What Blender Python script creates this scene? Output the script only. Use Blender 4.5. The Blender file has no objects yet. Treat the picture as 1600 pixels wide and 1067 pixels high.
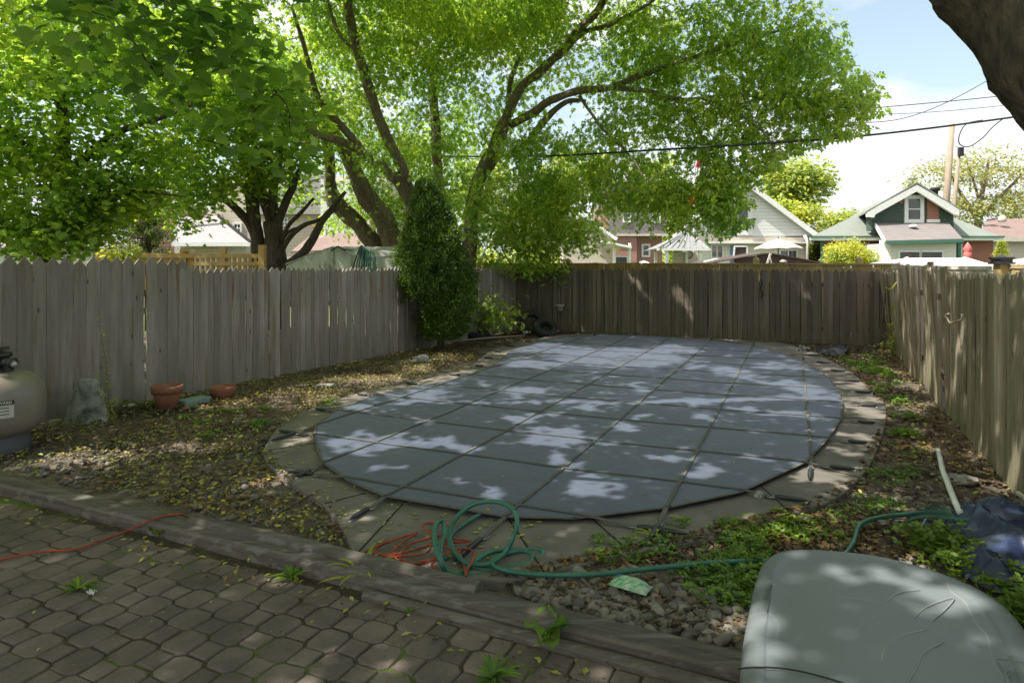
import bpy, bmesh, math, random
import numpy as np
from mathutils import Vector, Matrix, noise as mnoise
random.seed(7); RNG = np.random.default_rng(11)
S = bpy.context.scene; COL = S.collection
# ---------------------------------------------------------------- camera, sky, sun
H, F, Y0 = 1.65, 1000.0, 420.0          # eye height; focal length and horizon row of the 1600 x 1067 photo
cam = bpy.data.cameras.new("camera"); camo = bpy.data.objects.new("camera", cam); COL.objects.link(camo)
camo.location = (0, 0, H); camo.rotation_euler = (math.radians(90), 0, 0)
cam.sensor_width = 36; cam.lens = 36*F/1600; cam.shift_y = -(533.5-Y0)/1600; cam.clip_start = .05; cam.clip_end = 1500
S.camera = camo
SUN_EL = math.radians(57); SUN_AZ = math.atan2(-.95, -.32)
sun_dir = Vector((math.sin(SUN_AZ)*math.cos(SUN_EL), math.cos(SUN_AZ)*math.cos(SUN_EL), math.sin(SUN_EL)))
sl = bpy.data.lights.new("sun", 'SUN'); sl.energy = 4.8; sl.angle = math.radians(.55); sl.color = (1, .95, .87)
so = bpy.data.objects.new("sun", sl); COL.objects.link(so); so.rotation_euler = sun_dir.to_track_quat('Z', 'Y').to_euler()
W = bpy.data.worlds.new("World"); S.world = W; W.use_nodes = True
nt = W.node_tree; nt.nodes.clear(); N = nt.nodes.new; L = nt.links.new
sky = N('ShaderNodeTexSky'); sky.sky_type = 'NISHITA'; sky.sun_disc = False
sky.sun_elevation = SUN_EL; sky.sun_rotation = SUN_AZ; sky.air_density = 1; sky.dust_density = 3.5; sky.ozone_density = 1
tc = N('ShaderNodeTexCoord'); mp = N('ShaderNodeMapping'); mp.inputs['Scale'].default_value = (1.6, 1.6, 4.2); mp.inputs['Location'].default_value = (4.76, 4.93, 2.91)
nz = N('ShaderNodeTexNoise'); nz.inputs['Scale'].default_value = 1.5; nz.inputs['Detail'].default_value = 7; nz.inputs['Roughness'].default_value = .52
cr = N('ShaderNodeValToRGB'); cr.color_ramp.elements[0].position = .43; cr.color_ramp.elements[1].position = .56; cr.color_ramp.elements[0].color = (.12, .12, .12, 1)
mx = N('ShaderNodeMix'); mx.data_type = 'RGBA'; mx.inputs[7].default_value = (6.6, 6.75, 6.9, 1)
bg = N('ShaderNodeBackground'); bg.inputs['Strength'].default_value = .098; wo = N('ShaderNodeOutputWorld')
L(tc.outputs['Generated'], mp.inputs[0]); L(mp.outputs[0], nz.inputs[0]); L(nz.outputs['Fac'], cr.inputs[0])
sb = N('ShaderNodeVectorMath'); sb.operation = 'MULTIPLY'; sb.inputs[1].default_value = (1.85, 1.78, 1.48); L(sky.outputs[0], sb.inputs[0])
L(cr.outputs[0], mx.inputs[0]); L(sb.outputs[0], mx.inputs[6]); L(mx.outputs[2], bg.inputs[0]); L(bg.outputs[0], wo.inputs[0])
S.view_settings.view_transform = 'Standard'; S.view_settings.look = 'None'; S.view_settings.gamma = 1
S.view_settings.exposure = .9
S.render.engine = 'CYCLES'; S.cycles.use_denoising = True
S.cycles.max_bounces = 7; S.cycles.diffuse_bounces = 4; S.cycles.transmission_bounces = 5; S.cycles.transparent_max_bounces = 6
S.cycles.sample_clamp_indirect = 6

# ---------------------------------------------------------------- helpers
def G(px, py, z=0.0):
    k = (H-z)/(py-Y0); return Vector(((px-800)*k, F*k, z))
def P(px, py, Y): return Vector(((px-800)/F*Y, Y, H-(py-Y0)/F*Y))
def tag(o, label=None, cat=None, group=None, kind=None):
    if label: o['label'] = label
    if cat: o['category'] = cat
    if group: o['group'] = group
    if kind: o['kind'] = kind
    return o
def thing(name, label, cat, loc=(0, 0, 0), group=None, rz=0):
    o = bpy.data.objects.new(name, None); COL.objects.link(o); o.location = loc; o.rotation_euler = (0, 0, rz)
    o.empty_display_size = .2; bpy.context.view_layer.update(); return tag(o, label, cat, group)
def setpar(o, parent):     # meshes hold world coordinates, so a part sits at the world origin whatever its thing's own location
    if parent is not None:
        o.parent = parent
        if parent.parent is None: o.matrix_parent_inverse = parent.matrix_basis.inverted()
class MB:
    """collects shapes in world coordinates"""
    def __init__(s): s.v = []; s.f = []; s.sm = []
    def add(s, vs, fs, smooth=False):
        b = len(s.v); s.v += [tuple(v) for v in vs]; s.f += [tuple(b+i for i in f) for f in fs]; s.sm += [smooth]*len(fs); return s
    def hexa(s, c):   # 8 corners: bottom 4 ccw, top 4 ccw
        return s.add(c, [(3, 2, 1, 0), (4, 5, 6, 7), (0, 1, 5, 4), (1, 2, 6, 5), (2, 3, 7, 6), (3, 0, 4, 7)])
    def box(s, x0, y0, z0, x1, y1, z1):
        x0, x1 = sorted((x0, x1)); y0, y1 = sorted((y0, y1)); z0, z1 = sorted((z0, z1))
        return s.hexa([(x0, y0, z0), (x1, y0, z0), (x1, y1, z0), (x0, y1, z0), (x0, y0, z1), (x1, y0, z1), (x1, y1, z1), (x0, y1, z1)])
    def beam(s, a, b, w, h, up=Vector((0, 0, 1))):
        a = Vector(a); b = Vector(b); d = (b-a).normalized(); r = d.cross(up)
        if r.length < 1e-4: r = d.cross(Vector((0, 1, 0)))
        r.normalize(); u = r.cross(d); r = r*w/2; u = u*h/2
        return s.hexa([a-r-u, a+r-u, b+r-u, b-r-u, a-r+u, a+r+u, b+r+u, b-r+u])
    def prism(s, poly, off):       # polygon (3d points) swept by off
        n = len(poly); off = Vector(off); a = [Vector(p) for p in poly]; b = [p+off for p in a]
        return s.add(a+b, [tuple(range(n-1, -1, -1)), tuple(range(n, 2*n))]+[(i, (i+1) % n, n+(i+1) % n, n+i) for i in range(n)])
    def tube(s, pts, r, n=8, caps=True, smooth=True, ridge=0):
        pts = [Vector(p) for p in pts]; m = len(pts); rs = r if hasattr(r, '__len__') else [r]*m
        prev = None; vs = []; fs = []
        for i, p in enumerate(pts):
            t = (pts[min(i+1, m-1)]-pts[max(i-1, 0)])
            t = t.normalized() if t.length > 1e-9 else Vector((0, 0, 1))
            if prev is None: prev = t.orthogonal().normalized()
            prev = prev-t*prev.dot(t)
            prev = prev.normalized() if prev.length > 1e-6 else t.orthogonal().normalized()
            q = t.cross(prev)
            for k in range(n):
                a = 2*math.pi*k/n; rr = rs[i]*(1+ridge*mnoise.noise(Vector((math.cos(a)*5, math.sin(a)*5, i*.55)))+ridge*1.2*mnoise.noise(Vector((math.cos(a)*1.5, math.sin(a)*1.5, i*.3+7)))) if ridge else rs[i]; vs.append(p+(prev*math.cos(a)+q*math.sin(a))*rr)
        for i in range(m-1):
            for k in range(n): fs.append((i*n+k, i*n+(k+1) % n, (i+1)*n+(k+1) % n, (i+1)*n+k))
        if caps: fs.append(tuple(range(n-1, -1, -1))); fs.append(tuple((m-1)*n+k for k in range(n)))
        return s.add(vs, fs, smooth)
    def lathe(s, prof, c=(0, 0, 0), n=24, smooth=True, cap=True):
        c = Vector(c); vs = []; fs = []; m = len(prof)
        for r, z in prof:
            for k in range(n): a = 2*math.pi*k/n; vs.append(c+Vector((r*math.cos(a), r*math.sin(a), z)))
        for i in range(m-1):
            for k in range(n): fs.append((i*n+k, i*n+(k+1) % n, (i+1)*n+(k+1) % n, (i+1)*n+k))
        if cap: fs.append(tuple(range(n-1, -1, -1))); fs.append(tuple((m-1)*n+k for k in range(n)))
        return s.add(vs, fs, smooth)
    def build(s, name, mat, parent=None, bevel=0, kind=None):
        me = bpy.data.meshes.new(name); me.from_pydata(s.v, [], s.f); me.polygons.foreach_set('use_smooth', s.sm); me.update()
        o = bpy.data.objects.new(name, me); COL.objects.link(o); me.materials.append(mat); setpar(o, parent)
        if bevel:
            b = o.modifiers.new('bevel', 'BEVEL'); b.width = bevel; b.segments = 2; b.limit_method = 'ANGLE'
        if kind: o['kind'] = kind
        return o
def fastmesh(name, V, Fc, mat, parent=None, smooth=False):
    """V (n,3), Fc (m,k) integer array of k-gons"""
    me = bpy.data.meshes.new(name); V = np.ascontiguousarray(V, dtype=np.float32); k = Fc.shape[1]
    me.vertices.add(len(V)); me.vertices.foreach_set('co', V.ravel())
    me.loops.add(Fc.size); me.loops.foreach_set('vertex_index', np.ascontiguousarray(Fc, dtype=np.int32).ravel())
    me.polygons.add(len(Fc)); me.polygons.foreach_set('loop_start', np.arange(0, Fc.size, k, dtype=np.int32))
    me.polygons.foreach_set('loop_total', np.full(len(Fc), k, dtype=np.int32))
    if smooth: me.polygons.foreach_set('use_smooth', np.ones(len(Fc), dtype=bool))
    me.update(calc_edges=True); o = bpy.data.objects.new(name, me); COL.objects.link(o); me.materials.append(mat); setpar(o, parent); return o
def rotmats(n, rng, tilt=None, yaw=None, roll=None):
    """frames: yaw round z, then tilt from horizontal, roll round own axis"""
    yaw = rng.uniform(0, 2*np.pi, n) if yaw is None else yaw
    tilt = np.zeros(n) if tilt is None else tilt; roll = np.zeros(n) if roll is None else roll
    cy, sy = np.cos(yaw), np.sin(yaw); ct, st = np.cos(tilt), np.sin(tilt); c2, s2 = np.cos(roll), np.sin(roll)
    R = np.zeros((n, 3, 3))
    ax = np.stack([cy*ct, sy*ct, st], 1)                 # leaf axis
    side = np.stack([-sy, cy, 0*sy], 1); up = np.cross(ax, side)
    s_ = side*c2[:, None]+up*s2[:, None]; u_ = np.cross(ax, s_)
    R[:, :, 0] = ax; R[:, :, 1] = s_; R[:, :, 2] = u_; return R
def scatter(name, TV, TF, pos, R, sc, mat, parent=None, smooth=False):
    TV = np.asarray(TV, float); TF = np.asarray(TF); n = len(pos); sc = np.broadcast_to(np.asarray(sc, float).reshape(-1, 1, 1) if np.ndim(sc) < 2 else np.asarray(sc)[:, None, :], (n, 1, 1) if np.ndim(sc) < 2 else (n, 1, 3))
    V = np.einsum('nij,nkj->nki', R, TV[None]*sc)+pos[:, None]
    Fc = (TF[None]+(np.arange(n)*len(TV))[:, None, None]).reshape(-1, TF.shape[1])
    return fastmesh(name, V.reshape(-1, 3), Fc, mat, parent, smooth)
def inpoly(x, y, poly):
    x = np.asarray(x); y = np.asarray(y); r = np.zeros(x.shape, bool); n = len(poly); j = n-1
    for i in range(n):
        xi, yi = poly[i][0], poly[i][1]; xj, yj = poly[j][0], poly[j][1]
        c = ((yi > y) != (yj > y)) & (x < (xj-xi)*(y-yi)/(yj-yi+1e-12)+xi); r ^= c; j = i
    return r
def sample_poly(poly, n, rng):
    xs = [p[0] for p in poly]; ys = [p[1] for p in poly]; out = np.zeros((0, 2))
    while len(out) < n:
        q = np.stack([rng.uniform(min(xs), max(xs), n*2), rng.uniform(min(ys), max(ys), n*2)], 1)
        out = np.concatenate([out, q[inpoly(q[:, 0], q[:, 1], poly)]])
    return out[:n]
def smooth_path(pts, sub=6, closed=False):
    pts = [Vector(p) for p in pts]; out = []; n = len(pts)
    for i in range(n if closed else n-1):
        if closed: a, b, c, d = pts[i-1], pts[i], pts[(i+1) % n], pts[(i+2) % n]
        else: a, b, c, d = pts[max(i-1, 0)], pts[i], pts[i+1], pts[min(i+2, n-1)]
        for k in range(sub):
            t = k/sub
            out.append(.5*((2*b)+(c-a)*t+(2*a-5*b+4*c-d)*t*t+(3*b-a-3*c+d)*t**3))
    if not closed: out.append(pts[-1])
    return out
YAW = math.radians(25); U = Vector((math.sin(YAW), math.cos(YAW), 0)); VV = Vector((math.cos(YAW), -math.sin(YAW), 0))

# ---------------------------------------------------------------- materials
def newmat(name):
    m = bpy.data.materials.new(name); m.use_nodes = True; t = m.node_tree; t.nodes.clear()
    return m, t, t.nodes.new, t.links.new
def mixc(t, a, b, fac, mode='MIX'):
    n = t.nodes.new('ShaderNodeMix'); n.data_type = 'RGBA'; n.blend_type = mode
    for sock, v in ((n.inputs[0], fac), (n.inputs[6], a), (n.inputs[7], b)):
        if hasattr(v, 'links'): t.links.new(v, sock)
        else: sock.default_value = v if not isinstance(v, (tuple, list)) else (*v, 1)[:4]
    return n.outputs[2]
def math_(t, op, a, b=None, c=None):
    n = t.nodes.new('ShaderNodeMath'); n.operation = op
    for i, v in enumerate((a, b, c)):
        if v is None: continue
        if hasattr(v, 'links'): t.links.new(v, n.inputs[i])
        else: n.inputs[i].default_value = v
    return n.outputs[0]
def noise_(t, vec, scale, detail=4, rough=.55, out='Fac'):
    n = t.nodes.new('ShaderNodeTexNoise'); n.inputs['Scale'].default_value = scale; n.inputs['Detail'].default_value = detail; n.inputs['Roughness'].default_value = rough
    t.links.new(vec, n.inputs['Vector']); return n.outputs[out]
def ramp_(t, fac, stops):
    n = t.nodes.new('ShaderNodeValToRGB'); e = n.color_ramp.elements
    while len(e) < len(stops): e.new(.5)
    for i, (p, c) in enumerate(stops): e[i].position = p; e[i].color = (*c, 1) if hasattr(c, '__len__') else (c, c, c, 1)
    t.links.new(fac, n.inputs[0]); return n.outputs[0]
def mapped(t, scale=(1, 1, 1), rot=(0, 0, 0), isl=0.0):
    tcn = t.nodes.new('ShaderNodeTexCoord'); m = t.nodes.new('ShaderNodeMapping'); m.inputs['Scale'].default_value = scale; m.inputs['Rotation'].default_value = rot
    t.links.new(tcn.outputs['Object'], m.inputs[0])
    if any(rot):      # turn first, then stretch along the turned axes
        m.inputs['Scale'].default_value = (1, 1, 1); m2 = t.nodes.new('ShaderNodeMapping'); m2.inputs['Scale'].default_value = scale; t.links.new(m.outputs[0], m2.inputs[0]); m = m2
    if isl:
        g = t.nodes.new('ShaderNodeNewGeometry'); mu = math_(t, 'MULTIPLY', g.outputs['Random Per Island'], isl)
        c = t.nodes.new('ShaderNodeCombineXYZ'); t.links.new(mu, c.inputs[0]); t.links.new(mu, c.inputs[1]); t.links.new(mu, c.inputs[2]); t.links.new(c.outputs[0], m.inputs['Location'])
    return m.outputs[0]
def M(name, c1, c2=None, rough=.85, scale=6, stretch=(1, 1, 1), bump=.15, bscale=None, island=.0, spec=.3, metal=0, c3=None, s3=1.2, t3=(.5, .62), isl_off=0, coat=0, rot=(0, 0, 0), dist=.01):
    m, t, N, L = newmat(name); c2 = c2 or tuple(x*.7 for x in c1)
    vec = mapped(t, stretch, rot, isl_off)
    n1 = noise_(t, vec, scale, 6, .6); f = ramp_(t, n1, [(.35, 0.0), (.65, 1.0)]); c = mixc(t, c1, c2, f)
    if c3:
        n3 = noise_(t, mapped(t, tuple(.6+.4*q if q < 1 else q for q in stretch)), s3, 5, .6); c = mixc(t, c, c3, ramp_(t, n3, [(t3[0], 0.0), (t3[1], 1.0)]))
    if island:
        g = N('ShaderNodeNewGeometry'); mr = N('ShaderNodeMapRange'); mr.inputs[3].default_value = 1-island; mr.inputs[4].default_value = 1+island
        L(g.outputs['Random Per Island'], mr.inputs[0]); c = mixc(t, c, mr.outputs[0], 1.0, 'MULTIPLY')
    b = N('ShaderNodeBsdfPrincipled'); L(c, b.inputs['Base Color']); b.inputs['Roughness'].default_value = rough
    b.inputs['Specular IOR Level'].default_value = spec; b.inputs['Metallic'].default_value = metal; b.inputs['Coat Weight'].default_value = coat
    if bump:
        bn = noise_(t, vec, bscale or scale*5, 5, .6); bp = N('ShaderNodeBump'); bp.inputs['Strength'].default_value = min(1, bump*2); bp.inputs['Distance'].default_value = dist
        L(bn, bp.inputs['Height']); L(bp.outputs[0], b.inputs['Normal'])
    o = N('ShaderNodeOutputMaterial'); L(b.outputs[0], o.inputs[0]); return m
def leafmat(name, stops, trans=.5, rough=.5, gl=.03, tcol=None, big=None):
    m, t, N, L = newmat(name); g = N('ShaderNodeNewGeometry'); c = ramp_(t, g.outputs['Random Per Island'], stops)
    nb = noise_(t, mapped(t), big or .8, 2, .5); c = mixc(t, c, mixc(t, c, (1.35, 1.15, .75), 1.0, 'MULTIPLY'), ramp_(t, nb, [(.4, 0.0), (.62, 1.0)]))
    d = N('ShaderNodeBsdfDiffuse'); tr = N('ShaderNodeBsdfTranslucent'); gs = N('ShaderNodeBsdfGlossy'); gs.inputs['Roughness'].default_value = rough; gs.inputs['Color'].default_value = (.8, .85, .9, 1)
    L(c, d.inputs[0]); L(mixc(t, c, tcol or (1.65, 1.65, .85), 1.0, 'MULTIPLY'), tr.inputs[0])
    a = N('ShaderNodeMixShader'); a.inputs[0].default_value = trans; L(d.outputs[0], a.inputs[1]); L(tr.outputs[0], a.inputs[2])
    b = N('ShaderNodeMixShader'); b.inputs[0].default_value = gl; L(a.outputs[0], b.inputs[1]); L(gs.outputs[0], b.inputs[2])
    o = N('ShaderNodeOutputMaterial'); L(b.outputs[0], o.inputs[0]); return m
def bricks(name, c1, c2, mortar, bw=.22, bh=.075, ms=.012, bump=.3, offset=.5, weather=None):
    m, t, N, L = newmat(name); tcn = N('ShaderNodeTexCoord'); sp = N('ShaderNodeSeparateXYZ'); L(tcn.outputs['Object'], sp.inputs[0])
    cb = N('ShaderNodeCombineXYZ'); L(math_(t, 'ADD', sp.outputs[0], sp.outputs[1]), cb.inputs[0]); L(sp.outputs[2], cb.inputs[1])
    br = N('ShaderNodeTexBrick'); L(cb.outputs[0], br.inputs[0]); br.inputs['Color1'].default_value = (*c1, 1); br.inputs['Color2'].default_value = (*c2, 1); br.inputs['Mortar'].default_value = (*mortar, 1)
    br.inputs['Scale'].default_value = 1; br.inputs['Brick Width'].default_value = bw; br.inputs['Row Height'].default_value = bh; br.inputs['Mortar Size'].default_value = ms; br.offset = offset
    c = mixc(t, br.outputs[0], weather or tuple(x*.6 for x in c1), math_(t, 'MULTIPLY', noise_(t, tcn.outputs['Object'], .9, 6, .65), .55))
    b = N('ShaderNodeBsdfPrincipled'); L(c, b.inputs['Base Color']); b.inputs['Roughness'].default_value = .9
    bp = N('ShaderNodeBump'); bp.inputs['Strength'].default_value = bump; bp.inputs['Distance'].default_value = .01; bp.invert = True; L(br.outputs['Fac'], bp.inputs['Height']); L(bp.outputs[0], b.inputs['Normal'])
    o = N('ShaderNodeOutputMaterial'); L(b.outputs[0], o.inputs[0]); return m

def woodmat(name, c1, c2, c3, moss=None, island=.18, rust=None):
    """weathered upright boards: grain along z, knots, streaks, algae towards the ground"""
    m, t, N, L = newmat(name); vec = mapped(t, (9, 9, .7), (0, 0, 0), 37.0)
    f = ramp_(t, noise_(t, vec, 2.2, 8, .7), [(.3, 0.0), (.7, 1.0)]); c = mixc(t, c1, c2, f)
    f3 = ramp_(t, noise_(t, mapped(t, (3, 3, .5), isl=19.0), 1.3, 5, .6), [(.5, 0.0), (.72, 1.0)]); c = mixc(t, c, c3, f3)
    vo = N('ShaderNodeTexVoronoi'); vo.inputs['Scale'].default_value = 1.0; L(mapped(t, (7, 7, 2.6), isl=11.0), vo.inputs['Vector'])
    kn = ramp_(t, vo.outputs['Distance'], [(.05, 1.0), (.11, 0.0)]); c = mixc(t, c, tuple(x*.3 for x in c2), kn)
    g = N('ShaderNodeNewGeometry'); mr = N('ShaderNodeMapRange'); mr.inputs[3].default_value = 1-island; mr.inputs[4].default_value = 1+island
    L(g.outputs['Random Per Island'], mr.inputs[0]); c = mixc(t, c, mr.outputs[0], 1.0, 'MULTIPLY')
    if rust:
        fr = ramp_(t, noise_(t, mapped(t, (7, 7, .55)), 1.9, 3, .5), [(.6, 0.0), (.72, .8)]); c = mixc(t, c, rust, fr)
    if moss:
        sp = N('ShaderNodeSeparateXYZ'); tcn = N('ShaderNodeTexCoord'); L(tcn.outputs['Object'], sp.inputs[0])
        hz = N('ShaderNodeMapRange'); hz.inputs[1].default_value = .75; hz.inputs[2].default_value = .0; L(sp.outputs[2], hz.inputs[0])
        mf = math_(t, 'MULTIPLY', hz.outputs[0], ramp_(t, noise_(t, mapped(t, (4, 4, 1.2)), 1.4, 4, .6), [(.35, 0.0), (.65, 1.0)])); c = mixc(t, c, moss, mf)
        mf2 = ramp_(t, noise_(t, mapped(t, (1.5, 1.5, .5)), .8, 4, .6), [(.5, 0.0), (.75, .5)]); c = mixc(t, c, moss, mf2)
    b = N('ShaderNodeBsdfPrincipled'); L(c, b.inputs['Base Color']); b.inputs['Roughness'].default_value = .85; b.inputs['Specular IOR Level'].default_value = .2
    bp = N('ShaderNodeBump'); bp.inputs['Strength'].default_value = .6; bp.inputs['Distance'].default_value = .006; L(noise_(t, vec, 6, 8, .7), bp.inputs['Height']); L(bp.outputs[0], b.inputs['Normal'])
    o = N('ShaderNodeOutputMaterial'); L(b.outputs[0], o.inputs[0]); return m
MAT = {}
MAT['grass_ground'] = M('lawn', (.07, .11, .03), (.10, .12, .045), scale=3, bump=.3, bscale=40)
MAT['soil'] = M('soil', (.12, .095, .07), (.20, .165, .125), scale=9, bump=.5, bscale=60, c3=(.05, .045, .03), s3=1.1, dist=.02)
MAT['concrete'] = M('deck_concrete', (.20, .175, .155), (.14, .123, .108), scale=2.2, bump=.2, bscale=90, c3=(.10, .10, .075), s3=.9, t3=(.48, .66))
MAT['joint'] = M('dark_joint', (.03, .028, .02), bump=0)
MAT['paver'] = M('paver', (.17, .135, .115), (.108, .088, .077), scale=5, bump=.4, bscale=110, island=.22, c3=(.07, .085, .04), s3=1.6, t3=(.55, .72), dist=.006)
MAT['moss'] = M('moss_joint', (.05, .048, .028), (.07, .052, .036), scale=7, bump=.5, bscale=80, c3=(.12, .18, .025), s3=1.5, t3=(.5, .6))
MAT['timber'] = M('landscape_timber', (.13, .112, .095), (.07, .06, .05), scale=2, stretch=(.5, 16, 16), bump=.35, bscale=5, dist=.006, rot=(0, 0, YAW), c3=(.15, .14, .12), s3=1.5)
MAT['fence_grey'] = woodmat('weathered_boards_grey', (.335, .288, .256), (.21, .18, .16), (.375, .335, .305), (.175, .16, .11), .2, (.22, .12, .06))
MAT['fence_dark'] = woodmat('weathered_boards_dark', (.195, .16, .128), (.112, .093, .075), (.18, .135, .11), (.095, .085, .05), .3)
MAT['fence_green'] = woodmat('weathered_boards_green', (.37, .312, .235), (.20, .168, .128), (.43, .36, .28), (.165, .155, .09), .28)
MAT['cedar_wood'] = woodmat('fresh_cedar_boards', (.42, .28, .11), (.30, .20, .08), (.45, .33, .16), None, .15)
MAT['brown_wood'] = woodmat('brown_neighbour_boards', (.40, .29, .13), (.28, .21, .10), (.42, .34, .18), None, .15)
MAT['bark'] = M('bark_grey_brown', (.28, .21, .16), (.12, .09, .07), scale=5, stretch=(3, 3, .6), bump=.8, bscale=9, dist=.04, c3=(.20, .19, .14), s3=2)
MAT['bark_dark'] = M('bark_dark', (.15, .115, .09), (.05, .04, .032), scale=8, stretch=(3, 3, .7), bump=1, bscale=14, dist=.05)
MAT['leaf_elder'] = leafmat('leaves_elder', [(0, (.12, .225, .045)), (.4, (.19, .32, .06)), (.8, (.29, .42, .09)), (1, (.40, .51, .15))], .62)
MAT['leaf_elder2'] = leafmat('leaves_elder_yellowish', [(0, (.15, .25, .03)), (.5, (.25, .37, .05)), (1, (.37, .46, .09))], .58)
MAT['leaf_maple'] = leafmat('leaves_maple', [(0, (.12, .22, .05)), (.5, (.20, .33, .07)), (1, (.33, .46, .11))], .66)
MAT['leaf_near'] = leafmat('leaves_near_maple', [(0, (.09, .18, .05)), (.6, (.14, .26, .06)), (1, (.22, .36, .09))], .68, gl=.04)
MAT['leaf_cedar'] = leafmat('sprays_cedar', [(0, (.035, .08, .02)), (.5, (.07, .14, .028)), (1, (.13, .23, .045))], .25, gl=.04)
MAT['leaf_spruce'] = leafmat('sprays_spruce', [(0, (.07, .11, .06)), (1, (.17, .22, .12))], .3)
MAT['leaf_far'] = leafmat('leaves_far', [(0, (.18, .25, .08)), (.6, (.26, .34, .10)), (1, (.36, .43, .15))], .55)
MAT['leaf_lime'] = leafmat('leaves_lime', [(0, (.25, .32, .06)), (1, (.44, .48, .12))], .5)
MAT['leaf_olive'] = leafmat('leaves_olive', [(0, (.20, .24, .11)), (1, (.36, .38, .22))], .5)
MAT['leaf_weed'] = leafmat('leaves_weed', [(0, (.06, .13, .02)), (.6, (.12, .22, .035)), (1, (.21, .32, .055))], .4)
MAT['leaf_fallen'] = leafmat('leaves_fallen_green', [(0, (.18, .19, .045)), (.5, (.29, .31, .07)), (1, (.40, .41, .13))], .2, tcol=(1, 1, 1))
MAT['leaf_dead'] = leafmat('leaves_fallen_brown', [(0, (.05, .034, .022)), (.6, (.11, .075, .048)), (1, (.22, .16, .11))], .1, tcol=(1, 1, 1))
MAT['pebble'] = M('pebble', (.20, .18, .155), (.13, .115, .10), scale=14, bump=.2, bscale=90, island=.4, rough=.8, dist=.004)
MAT['rock'] = M('rock', (.34, .33, .30), (.18, .18, .16), scale=9, bump=.7, bscale=30, dist=.02, c3=(.09, .10, .06), s3=4)
MAT['terracotta'] = M('terracotta', (.30, .125, .075), (.23, .09, .055), scale=6, bump=.1, bscale=60, c3=(.27, .19, .14), s3=6, t3=(.55, .7))
MAT['tank'] = M('tank_beige', (.235, .205, .165), (.19, .165, .13), scale=3, rough=.42, bump=.03, bscale=20, c3=(.22, .13, .065), s3=1.8, t3=(.55, .75), spec=.5)
MAT['tank_base'] = M('tank_base', (.10, .10, .11), (.07, .07, .075), rough=.7, bump=.1)
MAT['black'] = M('black_plastic', (.02, .02, .022), (.03, .03, .032), rough=.45, bump=.05, spec=.5)
MAT['rubber'] = M('rubber', (.018, .018, .019), (.03, .03, .03), rough=.75, bump=.2, bscale=50)
MAT['white'] = M('white_paint', (.72, .72, .70), (.64, .64, .62), rough=.6, bump=.03)
MAT['offwhite'] = M('off_white', (.56, .53, .46), (.46, .43, .37), rough=.6, bump=.05)
MAT['siding_white'] = bricks('siding_white', (.70, .70, .69), (.66, .66, .65), (.36, .36, .37), 40, .2, .012, .5, weather=(.55, .55, .54))
MAT['siding_cream'] = bricks('siding_cream', (.66, .64, .58), (.64, .62, .56), (.42, .40, .36), 40, .14, .008, .4, weather=(.55, .53, .47))
MAT['siding_beige'] = bricks('siding_beige', (.56, .49, .42), (.54, .47, .40), (.36, .31, .27), 40, .16, .01, .4, weather=(.48, .42, .36))
MAT['brick'] = bricks('brick_red', (.36, .12, .075), (.29, .095, .06), (.30, .24, .20), ms=.01)
MAT['brick_pink'] = bricks('brick_pink', (.38, .19, .15), (.31, .15, .12), (.34, .28, .25), ms=.01)
MAT['shingle_green'] = bricks('shingle_green', (.175, .205, .18), (.215, .24, .21), (.13, .15, .135), .3, .11, .008, .3, weather=(.23, .24, .21))
MAT['shingle_dgreen'] = bricks('shingle_dark_green', (.055, .085, .07), (.075, .11, .09), (.03, .045, .04), .28, .13, .01, .4)
MAT['shingle_grey'] = bricks('shingle_grey', (.36, .34, .34), (.30, .285, .29), (.2, .19, .19), .3, .1, .008, .3, weather=(.32, .30, .30))
MAT['shingle_dgrey'] = bricks('shingle_dark_grey', (.25, .22, .21), (.20, .18, .175), (.12, .11, .11), .3, .1, .008, .3)
MAT['shingle_brown'] = bricks('shingle_brown', (.27, .19, .165), (.22, .155, .135), (.13, .1, .09), .3, .1, .008, .3)
MAT['shingle_white'] = bricks('shingle_pale', (.60, .60, .59), (.50, .50, .50), (.33, .33, .33), .3, .12, .012, .4, weather=(.5, .5, .5))
MAT['glass'] = M('window_glass', (.045, .055, .06), (.08, .09, .09), rough=.08, bump=0, spec=.8, scale=1)
MAT['green_trim'] = M('green_trim', (.06, .17, .125), (.05, .14, .105), rough=.5, bump=0)
MAT['metal'] = M('galvanised', (.42, .42, .42), (.33, .33, .33), rough=.45, metal=.6, bump=.05)
MAT['shed'] = M('shed_metal', (.58, .60, .53), (.48, .50, .44), rough=.6, bump=.04, scale=2, stretch=(4, 4, .4), c3=(.25, .26, .22), s3=2)
MAT['pole'] = M('pole_wood', (.36, .29, .22), (.24, .19, .15), scale=5, stretch=(4, 4, .3), bump=.4)
MAT['cable'] = M('cable', (.03, .03, .032), rough=.6, bump=0)
MAT['red'] = M('red_cloth', (.62, .05, .05), (.5, .04, .04), rough=.8, bump=.05)
MAT['pinkred'] = M('red_parasol', (.62, .16, .15), (.5, .11, .11), rough=.8, bump=.05)
MAT['pink'] = M('pale_parasol', (.68, .56, .56), (.6, .5, .5), rough=.85, bump=.03)
MAT['tent'] = M('brown_canvas', (.10, .075, .06), (.07, .05, .042), rough=.8, bump=.1)
MAT['blue_paint'] = M('blue_door', (.12, .2, .42), (.1, .17, .35), rough=.5, bump=0)
MAT['hose'] = M('green_hose', (.035, .15, .105), (.03, .115, .08), rough=.42, bump=.05, spec=.5, scale=12)
MAT['cord'] = M('orange_cord', (.34, .06, .03), (.28, .05, .03), rough=.5, bump=0)
MAT['strap'] = M('strap_webbing', (.095, .10, .095), (.13, .12, .10), scale=8, rough=.9, bump=.3, bscale=150)
MAT['lid'] = None
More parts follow.
